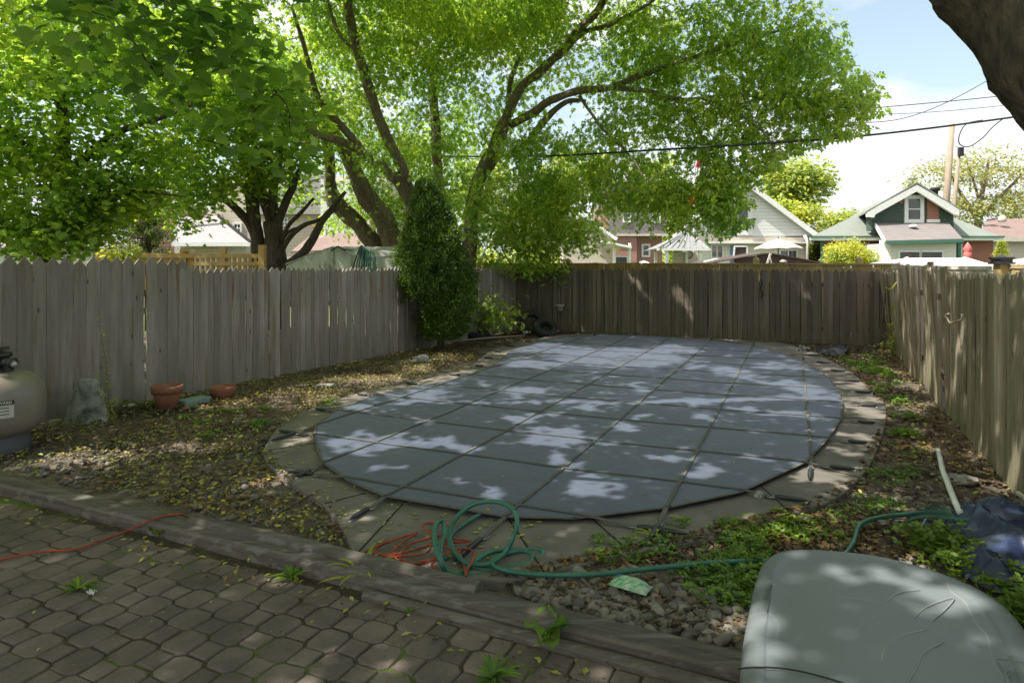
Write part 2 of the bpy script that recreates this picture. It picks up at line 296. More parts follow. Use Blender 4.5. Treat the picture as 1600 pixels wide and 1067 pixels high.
# ---------------------------------------------------------------- ground, patio, deck
def g2(l, z=0): return [tuple(G(x, y, z)[:2]) for x, y in l]
mb = MB(); mb.add([(-400, -200, -.06), (400, -200, -.06), (400, 900, -.06), (-400, 900, -.06)], [(0, 1, 2, 3)]); mb.build('ground', MAT['grass_ground'], kind='structure')
COVER_PX = [(501, 665), (498, 690), (505, 712), (528, 736), (570, 757), (633, 781), (715, 793), (795, 804), (936, 807), (1018, 795), (1085, 781), (1156, 766), (1205, 745), (1249, 723), (1270, 704), (1287, 686), (1309, 653), (1311, 625), (1297, 596), (1266, 574), (1238, 558), (1190, 543), (1091, 531), (1020, 526), (953, 524), (884, 528), (835, 536), (795, 551), (785, 567), (727, 593), (677, 601), (616, 611), (542, 635)]
COVER = g2(COVER_PX, .07)
def facets(out):     # the sheet is pulled straight between its strap ends: keep only the points where a strap leaves it
    g0 = G(1089, 705, .07); ang = math.atan2(.40, .91); su = Vector((math.sin(ang), math.cos(ang), 0)); sv = Vector((su.y, -su.x, 0)); pts = []
    for nrm in (su, sv):
        for k in range(-14, 15):
            off = g0.dot(nrm)+k*.905
            for i in range(len(out)):
                a = Vector((*out[i-1], 0)); b = Vector((*out[i], 0)); da, db = a.dot(nrm)-off, b.dot(nrm)-off
                if da*db < 0: q = a.lerp(b, da/(da-db)); pts.append(q)
    c = sum(pts, Vector())/len(pts); pts.sort(key=lambda q: math.atan2(q.y-c.y, q.x-c.x)); res = []
    for q in pts:
        if res and (q-res[-1]).length < .16: continue
        res.append(q)
    return [tuple((c+(q-c)*1.012)[:2]) for q in res][::-1]
COVER = facets(COVER)
DECK_PX = [(412, 706), (420, 686), (444, 659), (498, 634), (569, 611), (636, 598), (724, 578), (748, 561), (781, 541), (839, 529), (880, 523), (1000, 517), (1090, 519), (1180, 528), (1230, 537), (1276, 551), (1331, 582), (1376, 620), (1385, 651), (1366, 713), (1331, 758), (1293, 784), (1228, 805), (1150, 832), (1050, 850), (960, 868), (860, 892), (780, 905), (700, 898), (630, 888), (560, 868), (542, 837), (528, 814), (500, 782), (467, 760), (425, 730)]
DECK = [(p.x, p.y) for p in smooth_path([(x, y, 0) for x, y in g2(DECK_PX, .05)], 3, True)]
# yard soil: gently uneven sheet
nx, ny = 150, 170; X0, X1, Y0_, Y1_ = -9.5, 12, .2, 20.5
xs, ys = np.meshgrid(np.linspace(X0, X1, nx), np.linspace(Y0_, Y1_, ny))
hz = np.array([mnoise.noise(Vector((x*1.3, y*1.3, 0)))*.018+mnoise.noise(Vector((x*5, y*5, 3)))*.008 for x, y in zip(xs.ravel(), ys.ravel())])
SV = np.stack([xs.ravel(), ys.ravel(), hz], 1); idx = np.arange(nx*ny).reshape(ny, nx)
SF = np.stack([idx[:-1, :-1].ravel(), idx[:-1, 1:].ravel(), idx[1:, 1:].ravel(), idx[1:, :-1].ravel()], 1)
# timber / patio edge line
TA, TB = G(0, 736, .12), G(752, 916, .12); TC = G(1154, 1012, .10)
tdir = (TC-TA); tdir.z = 0; tdir.normalize(); tn = Vector((tdir.y, -tdir.x, 0)).normalized()   # towards the camera
if tn.y > 0: tn = -tn
cen = SV[SF].mean(1); side = (cen[:, 0]-TA.x)*tn.x+(cen[:, 1]-TA.y)*tn.y
SF = SF[(side < .12)]
o = fastmesh('yard_soil', SV, SF, MAT['soil'], smooth=True); o['kind'] = 'structure'
# concrete deck with joints
mb = MB(); mb.prism([(x, y, -.05) for x, y in DECK], (0, 0, .10)); deck = mb.build('pool_deck', MAT['concrete'], kind='structure', bevel=.012)
mb = MB()
for a, b in [((500, 765), (440, 800)), ((571, 770), (508, 786)), ((920, 805), (984, 862)), ((1250, 724), (1330, 742)), ((1190, 760), (1235, 800)), ((1309, 652), (1384, 655)), ((1300, 600), (1350, 596)), ((505, 690), (412, 704)), ((560, 632), (500, 634)), ((1230, 556), (1265, 549)), ((790, 803), (850, 893)), ((633, 783), (560, 862)), ((740, 590), (715, 580))]:
    p, q = G(*a, .052), G(*b, .052); mb.beam(p, q, .010, .003)
jo = mb.build('expansion_joint', MAT['joint'], deck)
# interlocking pavers: octagons with squares between, rows along the yard
mb = MB(); pa, ph = .138, .056; orig = G(560, 905); gap = .010; PZ = .045
def pave_poly(pts, c, z):
    n = len(pts); lo = [Vector((c.x, c.y, 0))+(U*(p[0]+random.gauss(0, .0022))+VV*(p[1]+random.gauss(0, .0022))) for p in pts]; rr = random.uniform(-.003, .003)
    tx, ty = random.uniform(-.012, .012), random.uniform(-.012, .012)
    zz = lambda v, s=0: z+rr+(v.x-c.x)*tx+(v.y-c.y)*ty-s
    cc = Vector((c.x, c.y, 0)); top = [Vector((*(cc+(v-cc)*.90)[:2], 0)) for v in lo]; md = [Vector((*(cc+(v-cc)*.965)[:2], 0)) for v in lo]
    vs = [Vector((v.x, v.y, z-.05)) for v in lo]+[Vector((v.x, v.y, zz(v, .011))) for v in lo]+[Vector((v.x, v.y, zz(v, .003))) for v in md]+[Vector((v.x, v.y, zz(v))) for v in top]
    fs = [tuple(range(3*n, 4*n))]
    for r in range(3): fs += [(r*n+i, r*n+(i+1) % n, (r+1)*n+(i+1) % n, (r+1)*n+i) for i in range(n)]
    mb.add(vs, fs)
g_ = gap/2; oc = [(pa-ph-g_, -ph+g_), (pa-ph-g_, ph-g_), (ph-g_, pa-ph-g_), (-ph+g_, pa-ph-g_), (-pa+ph+g_, ph-g_), (-pa+ph+g_, -ph+g_), (-ph+g_, -pa+ph+g_), (ph-g_, -pa+ph+g_)]
sq = [(ph-g_, -ph+g_), (ph-g_, ph-g_), (-ph+g_, ph-g_), (-ph+g_, -ph+g_)]
for i in range(-66, 66):
    for j in range(-66, 66):
        c = orig+U*(i*pa)+VV*(j*pa)
        sd = (c-TA).dot(tn)
        if sd < .235 or sd > 4.2 or c.y < .35 or abs(c.x) > c.y*.95+.9: continue
        c = c+Vector((random.uniform(-.003, .003), random.uniform(-.003, .003), 0))
        pave_poly(oc if (i+j) % 2 == 0 else sq, c, PZ-.005+.006*mnoise.noise(c*1.5))
mb.build('patio', MAT['paver'], kind='structure')
mb = MB(); a = TA-tdir*6+tn*.02; b = TA+tdir*14+tn*.02; c = b+tn*6; d = a+tn*6
mb.add([(p.x, p.y, PZ-.013) for p in (a, b, c, d)], [(0, 1, 2, 3)]); mb.build('patio_bed', MAT['moss'], kind='structure')
# landscape timbers
def timber(a, b, z1, w, lab, rz=0):
    n = 24; mbt = MB(); vs = []; prof = [(0, z1-.15), (w, z1-.15), (w, z1-.02), (w-.02, z1), (.02, z1), (0, z1-.02)]; m = len(prof)
    for i in range(n+1):
        p = a.lerp(b, i/n); jz = mnoise.noise(p*1.5)*.004; jy = mnoise.noise(p*1.2+Vector((5, 0, 0)))*.004
        for q, z in prof: vs.append((p.x+tn.x*(q+jy), p.y+tn.y*(q+jy), z+jz+mnoise.noise(Vector((i*.7, q*20, z*9)))*.0015))
    fs = [(i*m+k, i*m+(k+1) % m, (i+1)*m+(k+1) % m, (i+1)*m+k) for i in range(n) for k in range(m)]+[tuple(range(m-1, -1, -1)), tuple(n*m+k for k in range(m))]
    mbt.add(vs, fs); o = mbt.build('landscape_timber', MAT['timber']); return tag(o, lab, 'timber', 'timbers edging the patio')
timber(TA-tdir*1.2, TB+tdir*1.75, .115, .15, 'long weathered grey timber between pavers and gravel bed, crossed by orange cord')
timber(TA.lerp(TB, .52)-tn*.02, TB-tn*.02, .15, .09, 'paler flat board lying on top of the long timber behind the tufted weed')
timber(TB+tn*.152-tdir*.55, TB+tn*.152+tdir*1.7, .075, .06, 'low cracked timber lying on the paver side under the weeds')

# ---------------------------------------------------------------- pool cover
pc = thing('pool_cover', 'blue grey mesh safety cover with square webbing straps over the pool', 'pool cover', G(900, 650, .05))
bm = bmesh.new(); vv = [bm.verts.new((x, y, 0)) for x, y in COVER]; bm.faces.new(vv)
def cut(pt, nrm):
    geom = bm.verts[:]+bm.edges[:]+bm.faces[:]; bmesh.ops.bisect_plane(bm, geom=geom, dist=1e-4, plane_co=pt, plane_no=nrm)
GR0 = G(1089, 705, .07); SP = .905
ua = math.atan2(.40, .91); SU = Vector((math.sin(ua), math.cos(ua), 0)); SVv = Vector((SU.y, -SU.x, 0))
for k in range(-40, 41):
    cut(GR0+SVv*(k*SP/4), SVv); cut(GR0+SU*(k*SP/4), SU)
cenC = Vector((sum(p[0] for p in COVER)/len(COVER), sum(p[1] for p in COVER)/len(COVER), 0))
def edge_dist(x, y):
    m = 9
    for i in range(len(COVER)):
        ax, ay = COVER[i-1]; bx, by = COVER[i]; dx, dy = bx-ax, by-ay; t = max(0, min(1, ((x-ax)*dx+(y-ay)*dy)/(dx*dx+dy*dy)))
        m = min(m, math.hypot(x-ax-dx*t, y-ay-dy*t))
    return m
def cover_z(x, y):
    e = edge_dist(x, y); v = Vector((x, y, 0))-GR0; a = v.dot(SVv)/SP; b = v.dot(SU)/SP
    puff = abs(math.sin(a*math.pi))*abs(math.sin(b*math.pi))
    return .082-.018*min(1, e/1.5)+.016*puff*min(1, e*3)+.006*mnoise.noise(Vector((x*1.2, y*1.2, 1)))*min(1, e*3)
for v in bm.verts: v.co.z = cover_z(v.co.x, v.co.y)
me = bpy.data.meshes.new('mesh_sheet'); bm.to_mesh(me); bm.free()
for p in me.polygons: p.use_smooth = True
m, t, N, L = newmat('cover_mesh_fabric'); vec = mapped(t)
c = mixc(t, (.070, .088, .138), (.058, .074, .110), ramp_(t, noise_(t, vec, .8, 6, .65), [(.35, 0.0), (.65, 1.0)])); c = mixc(t, c, (.17, .17, .15), ramp_(t, noise_(t, vec, 6, 6, .7), [(.58, 0.0), (.78, .5)]))
b = N('ShaderNodeBsdfPrincipled'); L(c, b.inputs[0]); b.inputs['Roughness'].default_value = .6; b.inputs['Specular IOR Level'].default_value = .35; b.inputs['Sheen Weight'].default_value = .15
wv = N('ShaderNodeTexWave'); wv.inputs['Scale'].default_value = 60; L(vec, wv.inputs[0]); bp = N('ShaderNodeBump'); bp.inputs['Strength'].default_value = .5; bp.inputs['Distance'].default_value = .004
L(math_(t, 'ADD', math_(t, 'MULTIPLY', noise_(t, vec, 2.6, 3, .5), 6.0), noise_(t, vec, 14, 5, .6)), bp.inputs['Height']); L(bp.outputs[0], b.inputs['Normal']); ou = N('ShaderNodeOutputMaterial'); L(b.outputs[0], ou.inputs[0])
sh = bpy.data.objects.new('mesh_sheet', me); COL.objects.link(sh); me.materials.append(m); setpar(sh, pc)
# hem
mb = MB(); n = len(COVER)
for i in range(n):
    a = Vector((*COVER[i], .083)); b_ = Vector((*COVER[(i+1) % n], .083)); q = (b_-a).normalized()*.01; mb.beam(a-q, b_+q, .02, .007)
mb.build('hem', MAT['strap'], pc)
def clip(p, d):   # crossings of a line with the cover outline
    ts = []
    for i in range(n):
        a = Vector((*COVER[i], 0)); e = Vector((*COVER[(i+1) % n], 0))-a; den = d.x*e.y-d.y*e.x
        if abs(den) < 1e-9: continue
        w = a-Vector((p.x, p.y, 0)); tt = (w.x*e.y-w.y*e.x)/den; s_ = (w.x*d.y-w.y*d.x)/den
        if 0 <= s_ < 1: ts.append(tt)
    return (min(ts), max(ts)) if len(ts) > 1 else None
def strap(p, d, wob=0):
    r = clip(p, d)
    if not r or r[1]-r[0] < .8: return
    m_ = MB(); k = max(8, int((r[1]-r[0])/.11)); sd = Vector((d.y, -d.x, 0))*.0125; pts = []; ph0 = random.uniform(0, 9)
    for i in range(k+1):
        q = p+d*(r[0]+(r[1]-r[0])*i/k); q = q+sd*(mnoise.noise(Vector((i*.25, ph0, 0)))*1.2*wob); pts.append(Vector((q.x, q.y, cover_z(q.x, q.y)+.006)))
    vs = []
    for q in pts: vs += [q-sd, q+sd, q-sd+Vector((0, 0, .004)), q+sd+Vector((0, 0, .004))]
    fs = []
    for i in range(k): a = i*4; fs += [(a+2, a+3, a+7, a+6), (a, a+2, a+6, a+4), (a+3, a+1, a+5, a+7)]
    m_.add(vs, fs); m_.build('strap', MAT['strap'], pc)
    for sgn, tt in ((-1, r[0]), (1, r[1])):
        e = p+d*tt; dd = (d*sgn+sd*random.uniform(-4, 4)).normalized(); Lr = 0
        while Lr < .62 and inpoly(np.array([e.x+dd.x*(Lr+.10)]), np.array([e.y+dd.y*(Lr+.10)]), DECK)[0]: Lr += .04
        if Lr < .12: continue
        z = .058; a = Vector((e.x, e.y, .084)); f1 = a.lerp(Vector((e.x+dd.x*Lr, e.y+dd.y*Lr, z)), .5); f1.z = z+.004; f2 = Vector((e.x+dd.x*Lr, e.y+dd.y*Lr, z+.012))
        m1 = MB(); m1.beam(a, f1, .03, .006); wb = m1.build('strap_end', MAT['strap'], pc)
        m2 = MB(); q = [f1.lerp(f2, x) for x in (0, .08, .2, .75, .9, 1)]
        for v in q: v.z = z+.012
        m2.tube(q, [.007, .013, .017, .016, .011, .005], 8); m2.build('tension_spring', MAT['black'], pc)
        m3 = MB(); pp = Vector((dd.y, -dd.x, 0)); e0 = f1; m3.tube([e0+pp*.018, e0-dd*.05+pp*.02, e0-dd*.05-pp*.02, e0-pp*.018, e0+pp*.018], .0035, 5); m3.build('buckle', MAT['metal'], pc); m3 = MB()
        m3.lathe([(.014, 0), (.012, .008), (.004, .011)], (f2.x, f2.y, .05), 10); m3.build('deck_anchor', MAT['metal'], pc)
for k in range(-8, 9):
    strap(GR0+SVv*(k*SP), SU, 1.2 if k > 0 else .4); strap(GR0+SU*(k*SP), SVv, .3)
# ---------------------------------------------------------------- fences
def board(mb, base, d, w, th, z0, z1, lean=0, out=0, tip='point', nrm=None, tw=0, bow=0):
    """one picket: base centre on the ground line, d along the fence, nrm outward; leaned, warped board with its own head"""
    nrm = nrm or Vector((d.y, -d.x, 0)); h = w/2; tipz = w*.62 if tip == 'point' else (w*.3 if tip == 'dog' else 0)
    if tip == 'point': prof = [(-h, z1-tipz), (0, z1), (h, z1-tipz)]
    elif tip == 'dog': prof = [(-h, z1-tipz), (-h*.55, z1), (h*.55, z1), (h, z1-tipz)]
    else: prof = [(-h, z1), (h, z1)]
    levels = [z0, z0+(z1-z0)*.33, z0+(z1-z0)*.66]
    left = [(-h, z) for z in levels]; right = [(h, z) for z in reversed(levels)]
    poly = left+prof+right; vs = []
    for s_ in (0, 1):
        for x, z in poly:
            f = (z-z0)/(z1-z0); bo = bow*math.sin(f*math.pi)
            v = base+d*(x+lean*f+bo)+nrm*(s_*th+out*f+tw*x*f+bo*.5); vs.append((v.x, v.y, z))
    n_ = len(poly); k = len(prof)
    # front/back faces as strips
    def strips(off, rev):
        fs = []
        for i in range(2): q = (off+i, off+i+1, off+n_-2-i, off+n_-1-i); fs.append(q[::-1] if rev else q)
        q = tuple(off+j for j in range(2, 2+k+2)); fs.append(q[::-1] if rev else q); return fs
    mb.add(vs, strips(0, False)+strips(n_, True)+[(i, n_+i, n_+(i+1) % n_, (i+1) % n_) for i in range(n_)])
def run(mb, a, b, zf, w=.138, gap=.006, th=.018, tip='point', lean=.012, out=.008, zj=.012, sid=1, bow=.01, z0=.02, wj=.006):
    d = (b-a); Ld = d.length; d.normalize(); nrm = Vector((d.y, -d.x, 0))*sid; s_ = 0
    while s_ < Ld:
        ww = w+random.uniform(-wj, wj); c = a+d*(s_+ww/2)
        board(mb, c+nrm*random.uniform(0, .012), d, ww, th, z0+random.uniform(-.02, .01), zf(s_/Ld)+random.gauss(0, zj), random.gauss(0, lean), random.gauss(0, out), tip, nrm, random.gauss(0, .05), random.gauss(0, bow))
        s_ += ww+gap+random.uniform(-.003, .004)
# left fence
LA, LB = G(60, 662), G(710, 535); ld = (LB-LA).normalized(); CB = G(806, 517.0)
L0 = LA-ld*4.5; LM = LA+ld*1.62
lf = thing('picket_fence', 'tall grey weathered picket fence behind the flower pots, pointed tops', 'fence', LA)
for a, b, z, st in ((L0, LA-ld*.9, 1.79, 0), (LA-ld*.9, LM, 1.785, 0), (LM, LA+ld*4.6, 1.67, 1), (LA+ld*4.6, LB, 1.665, 1), (LB, CB, 1.66, 1)):
    mb = MB(); run(mb, a, b, lambda f, z=z: z, w=.14 if not st else .106, gap=-.001, sid=1, lean=.0025, out=.004); mb.build('board_panel', MAT['fence_grey'], lf)
for z in (.35, 1.35):
    mb = MB(); mb.beam(L0-Vector((ld.y, -ld.x, 0))*.05+Vector((0, 0, z)), CB-Vector((ld.y, -ld.x, 0))*.05+Vector((0, 0, z)), .04, .085); mb.build('rail', MAT['fence_grey'], lf)
for s_ in (-4.4, -2, .45, 2.9, 5.3, 7.7, 10.1):
    q = LA+ld*s_-Vector((ld.y, -ld.x, 0))*.10; mb = MB(); mb.box(q.x-.045, q.y-.045, -.06, q.x+.045, q.y+.045, 1.6); mb.build('post', MAT['fence_grey'], lf)
# back fence
BR = G(1392, 545); bd = (BR-CB).normalized()
bf = thing('picket_fence', 'dark brown picket fence across the far end of the pool', 'fence', CB)
for a, b in ((0, .34), (.34, .68), (.68, 1.0)):
    mb = MB(); run(mb, CB.lerp(BR, a), CB.lerp(BR, b), lambda f, a=a, b=b: 1.68-.05*(a+(b-a)*f), w=.10, gap=.006, z0=.05, lean=.008); mb.build('board_panel', MAT['fence_dark'], bf)
nb = -Vector((bd.y, -bd.x, 0))
for z in (.35, 1.3):
    mb = MB(); mb.beam(CB+nb*.055+Vector((0, 0, z)), BR+nb*.055+Vector((0, 0, z)), .04, .085); mb.build('rail', MAT['fence_dark'], bf)
for f in (.02, .34, .68, .98):
    q = CB.lerp(BR, f)+nb*.11; mb = MB(); mb.box(q.x-.045, q.y-.045, -.06, q.x+.045, q.y+.045, 1.58); mb.build('post', MAT['fence_dark'], bf)
# right fence: three panels, the middle one sagging and leaning
RA = G(1590, 775); rd = (RA-BR).normalized(); Lr = (RA-BR).length; RE = RA+rd*4.4
rf = thing('picket_fence', 'sunlit greenish picket fence beside the mulch strip, boards bowed and leaning', 'fence', RA)
rs = Vector((-rd.y, rd.x, 0)); rs = rs if rs.x < 0 else -rs
segs = [(0, .30, 1.60, .035, .05), (.30, .66, 1.69, .06, .07), (.66, .72, 1.66, .05, .04), (.72, 1.0, 1.61, .015, .01), (1.0, 1.5, 1.64, .012, .01)]
for a, b, z, ln, ou_ in segs:
    mb = MB(); A_, B_ = BR+rd*Lr*a, BR+rd*Lr*b; d = rd; s_ = 0; LL = (B_-A_).length
    while s_ < LL:
        w = random.uniform(.085, .115) if b < .73 else random.uniform(.095, .12); f = (a+(b-a)*s_/LL)
        wavy = .06*math.sin(f*21)+.03*math.sin(f*47) if f < .7 else 0
        board(mb, A_+d*(s_+w/2)+rs*(wavy*.5+random.uniform(0, .012)), d, w, .018, random.uniform(0, .05), z+random.gauss(0, .02 if b < .73 else .01), random.gauss(-.02 if b < .5 else .03, ln), wavy+random.gauss(.05 if b < .73 else 0, ou_*.5), 'point' if b > .73 or b < .31 else random.choice(['dog', 'flat', 'point']), rs, random.gauss(0, .4 if b < .73 else .08), random.gauss(0, .018))
        s_ += w+random.uniform(-.012, .005)
    mb.build('board_panel', MAT['fence_green'], rf)
for z in (.35, 1.3):
    mb = MB(); mb.beam(BR-rs*.06+Vector((0, 0, z)), RE-rs*.06+Vector((0, 0, z)), .04, .085); mb.build('rail', MAT['fence_green'], rf)
for f in (.03, .35, .68, 1.0):
    q = BR+rd*Lr*f-rs*.13; mb = MB(); mb.box(q.x-.045, q.y-.045, -.06, q.x+.045, q.y+.045, 1.5); mb.build('post', MAT['fence_green'], rf)
# neighbours' fence just behind the back one: warm boards left, with rail, posts to the right
nf = thing('board_fence', 'warm brown flat topped board fence behind the dark pickets', 'fence', CB+nb*.5)
A_, B_ = CB-bd*2.0+nb*.6, BR+bd*.2+nb*.45
mb = MB(); run(mb, A_, A_.lerp(B_, .52), lambda f: 1.80, w=.135, gap=.002, tip='flat', zj=.004, lean=.002, out=.002, bow=.001); mb.build('board_panel', MAT['cedar_wood'], nf)
mb = MB(); run(mb, A_.lerp(B_, .52), B_, lambda f: 1.77-.03*f, w=.135, gap=.002, tip='flat', zj=.004, lean=.002, out=.002, bow=.001); mb.build('board_panel', MAT['brown_wood'], nf)
mb = MB(); mb.beam(A_.lerp(B_, .5)+Vector((0, 0, 1.775))-nb*.02, B_+Vector((0, 0, 1.745))-nb*.02, .09, .035); mb.build('cap_rail', MAT['brown_wood'], nf)
for f in (.05, .3, .735, .93):
    q = A_.lerp(B_, f)+nb*.06; mb = MB(); mb.box(q.x-.055, q.y-.055, -.05, q.x+.055, q.y+.055, 1.86); mb.lathe([(.085, 1.86), (.06, 1.89), (.01, 1.93)], (q.x, q.y, 0), 4, False); mb.build('post', MAT['brown_wood'], nf)
# right neighbour: pale capped fence and dark capped post
nf2 = thing('board_fence', 'pale rail topped board fence behind the leaning right pickets', 'fence', G(1500, 560))
a, b = P(1396, 417, 12.6), P(1545, 419, 10.2); mb = MB(); mb.beam(a, b, .10, .06); mb.build('cap_rail', MAT['offwhite'], nf2)
mb = MB(); run(mb, Vector((a.x, a.y, 0)), Vector((b.x, b.y, 0)), lambda f: 1.64, w=.14, gap=.002, tip='flat', zj=.003, lean=.001, out=.001); mb.build('board_panel', MAT['offwhite'], nf2)
gp = thing('gate_post', 'brown post with broad black cap above the right fence', 'post', Vector((7.65, 10, 0)))
c = P(1565, 420, 10); mb = MB(); mb.box(c.x-.075, c.y-.075, -.05, c.x+.075, c.y+.075, 1.74); mb.build('shaft', MAT['brown_wood'], gp)
mb = MB()
for z0, z1, r in ((1.72, 1.75, .125), (1.75, 1.80, .10), (1.80, 1.83, .12)): mb.box(c.x-r, c.y-r, z0, c.x+r, c.y+r, z1)
mb.lathe([(.11, 1.83), (.02, 1.875)], (c.x, c.y, 0), 4, False); mb.build('cap', MAT['black'], gp)
a = c+Vector((.08, 0, 0)); mb = MB(); b = P(1680, 420, 9); mb.beam(Vector((a.x, a.y, 1.69)), Vector((b.x, b.y, 1.69)), .09, .05); mb.build('rail', MAT['brown_wood'], gp)
mb = MB(); run(mb, Vector((a.x, a.y, 0)), Vector((b.x, b.y, 0)), lambda f: 1.66, w=.14, gap=.002, tip='flat', zj=.003, lean=.001, out=.001); mb.build('board_panel', MAT['brown_wood'], gp)
# cedar deck fence behind the left pickets
yf = thing('garden_railing', 'fresh yellow cedar railing of boards and posts beyond the left fence', 'railing', Vector((-5.2, 10.5, 0)))
def q_(px, Y, z): return Vector(((px-800)/F*Y, Y, z))
YY = 10.5
mb = MB(); mb.prism([q_(150, YY, 1.3), q_(302, YY, 1.3), q_(302, YY, 1.90), q_(150, YY, 1.92)], (0, .03, 0)); mb.build('board_panel', MAT['cedar_wood'], yf)
for x0, x1, za, zb in ((150, 410, 1.86, 1.93), (285, 352, 1.95, 1.99), (302, 410, 1.73, 1.79)):
    mb = MB(); mb.beam(q_(x0, YY-.04, za), q_(x1, YY+.0, za), .05, zb-za); mb.build('rail', MAT['cedar_wood'], yf)
for x, z in ((215, 2.0), (287, 1.98), (348, 2.0), (409, 2.04)):
    c = q_(x, YY, 0); mb = MB(); mb.box(c.x-.05, c.y-.03, 0, c.x+.05, c.y+.07, z); mb.build('post', MAT['cedar_wood'], yf)
for i in range(12):
    if 360 < 308+i*8.3 < 0: continue
    c = q_(308+i*8.3, YY, 0); mb = MB(); mb.box(c.x-.022, c.y-.01, 1.2, c.x+.022, c.y+.02, 1.88); mb.build('baluster', MAT['cedar_wood'], yf)
# ---------------------------------------------------------------- houses and structures beyond the fences
def rect(px0, py0, px1, py1, Y, d, dy=0):
    a = P(px0, py1, Y); b = P(px1, py0, Y); m_ = MB(); m_.box(a.x, Y+dy, a.z, b.x, Y+dy+d, b.z); return m_
def face(pts, Y, d, dy=0):      # upright slab at depth Y whose outline is given in photo columns/rows
    m_ = MB(); m_.prism([P(x, y, Y)+Vector((0, dy, 0)) for x, y in pts], (0, d, 0)); return m_
def window(parent, px0, py0, px1, py1, Y, fr='white', dep=.08, bars=1, mull=1, fw=.07):
    a = P(px0, py1, Y); b = P(px1, py0, Y); x0, x1, z0, z1 = a.x, b.x, a.z, b.z
    m_ = MB()
    m_.box(x0-fw, Y-dep, z0-fw, x0, Y, z1+fw); m_.box(x1, Y-dep, z0-fw, x1+fw, Y, z1+fw); m_.box(x0, Y-dep, z1, x1, Y, z1+fw); m_.box(x0, Y-dep*1.3, z0-fw, x1, Y, z0)
    for i in range(1, bars+1): z = z0+(z1-z0)*i/(bars+1); m_.box(x0, Y-dep*.8, z-.025, x1, Y-.01, z+.025)
    for i in range(1, mull+1): x = x0+(x1-x0)*i/(mull+1); m_.box(x-.025, Y-dep*.75, z0, x+.025, Y-.012, z1)
    w_ = m_.build('window', MAT[fr], parent); g_ = MB(); g_.box(x0, Y-.03, z0, x1, Y-.02, z1); g_.build('pane', MAT['glass'], w_); return w_
def roof_slab(pts, th=.12):
    m_ = MB(); m_.prism([Vector(p) for p in pts], (0, 0, th)); return m_
def X_(px, Y): return (px-800)/F*Y
def Z_(py, Y): return H-(py-Y0)/F*Y
# --- green shingled brick bungalow
h = thing('bungalow', 'brick bungalow with green shingle gable, white bargeboards and grey porch roof', 'house', (22, 36, 0))
Yf = 36.0; ze = Z_(371, Yf); xl, xr = X_(1287, Yf), X_(1552, Yf); SK = .44   # the lot lines run with the yard, so the house's sides do too
MB().hexa([(xl, Yf, -.05), (xr, Yf, -.05), (xr+8*SK, Yf+8, -.05), (xl+8*SK, Yf+8, -.05), (xl, Yf, ze), (xr, Yf, ze), (xr+8*SK, Yf+8, ze), (xl+8*SK, Yf+8, ze)]).build('wall', MAT['brick'], h)
ex0, ex1 = X_(1266, Yf-.5), X_(1566, Yf-.5); yr0, yr1 = Yf+3.2, Yf+4.4; zr = 5.9; xa = (ex0+ex1)/2+4*SK
m_ = MB(); e = [(ex0, Yf-.5, ze), (ex1, Yf-.5, ze), (ex1+9*SK, Yf+8.5, ze), (ex0+9*SK, Yf+8.5, ze), (xa-.6, yr0, zr), (xa+.6, yr0, zr), (xa+.6, yr1, zr), (xa-.6, yr1, zr)]
m_.add(e, [(3, 2, 1, 0), (0, 1, 5, 4), (1, 2, 6, 5), (2, 3, 7, 6), (3, 0, 4, 7), (4, 5, 6, 7)]); rf_ = m_.build('roof', MAT['shingle_green'], h)
MB().box(ex0-.03, Yf-.56, ze-.20, ex1+.03, Yf-.5, ze+.0).build('eave_board', MAT['white'], h)
MB().box(ex0-.06, Yf-.64, ze-.03, ex1+.06, Yf-.565, ze+.05).build('gutter', MAT['green_trim'], h)
Yg = 35.2
face([(1363, 360), (1363, 336), (1433, 298), (1490, 332), (1490, 360)], Yg, .6).build('gable_wall', MAT['shingle_dgreen'], h)
face([(1428, 300), (1405, 313), (1405, 318), (1428, 318)], Yg, .02, -.02).build('brick_patch', MAT['brick'], h)
face([(1355, 339), (1355, 331), (1433, 289), (1433, 299), (1368, 335), (1366, 340)], Yg-.5, .14).build('bargeboard', MAT['white'], h)
face([(1433, 299), (1433, 289), (1499, 327), (1499, 336), (1492, 336)], Yg-.5, .14).build('bargeboard', MAT['white'], h)
for s_ in (-1, 1):
    f0 = P(1353 if s_ < 0 else 1501, 333 if s_ < 0 else 329, Yg-.5); pk = P(1433, 287, Yg-.5)
    roof_slab([(f0.x, f0.y, f0.z), (pk.x, pk.y, pk.z), (pk.x+4.7*SK, Yf+4, pk.z), (f0.x+4.7*SK, Yf+4, f0.z)][::s_], .09).build('gable_roof', MAT['shingle_green'], rf_)
window(h, 1418, 311, 1437, 343, Yg, fw=.2, mull=0)
rect(1448, 312, 1466, 345, Yg, .3, -.06).build('chimney_breast', MAT['brick'], h); rect(1447, 343, 1467, 348, Yg, .3, -.10).build('chimney_foot', MAT['white'], h)
c = P(1461, 300, Yf+1.5); MB().lathe([(.16, 4.6), (.16, 6.2), (.24, 6.22), (.26, 6.36), (.2, 6.4)], (c.x, c.y, 0), 12).build('stove_pipe', MAT['rubber'], h)
Yp = 33.2
for pts, mt in (([(1392, 420), (1392, 380), (1494, 380), (1494, 420)], 'siding_cream'),): face(pts, Yp, 2.4).build('porch_wall', MAT[mt], h)
a, b = P(1384, 379, Yp-.3), P(1504, 376, Yp-.3); c, d = P(1367, 352, Yg), P(1481, 351, Yg)
roof_slab([(a.x, a.y, a.z), (b.x, b.y, b.z+.0), (d.x, d.y-.05, d.z), (c.x, c.y-.05, c.z)], .1).build('porch_roof', MAT['shingle_dgrey'], h)
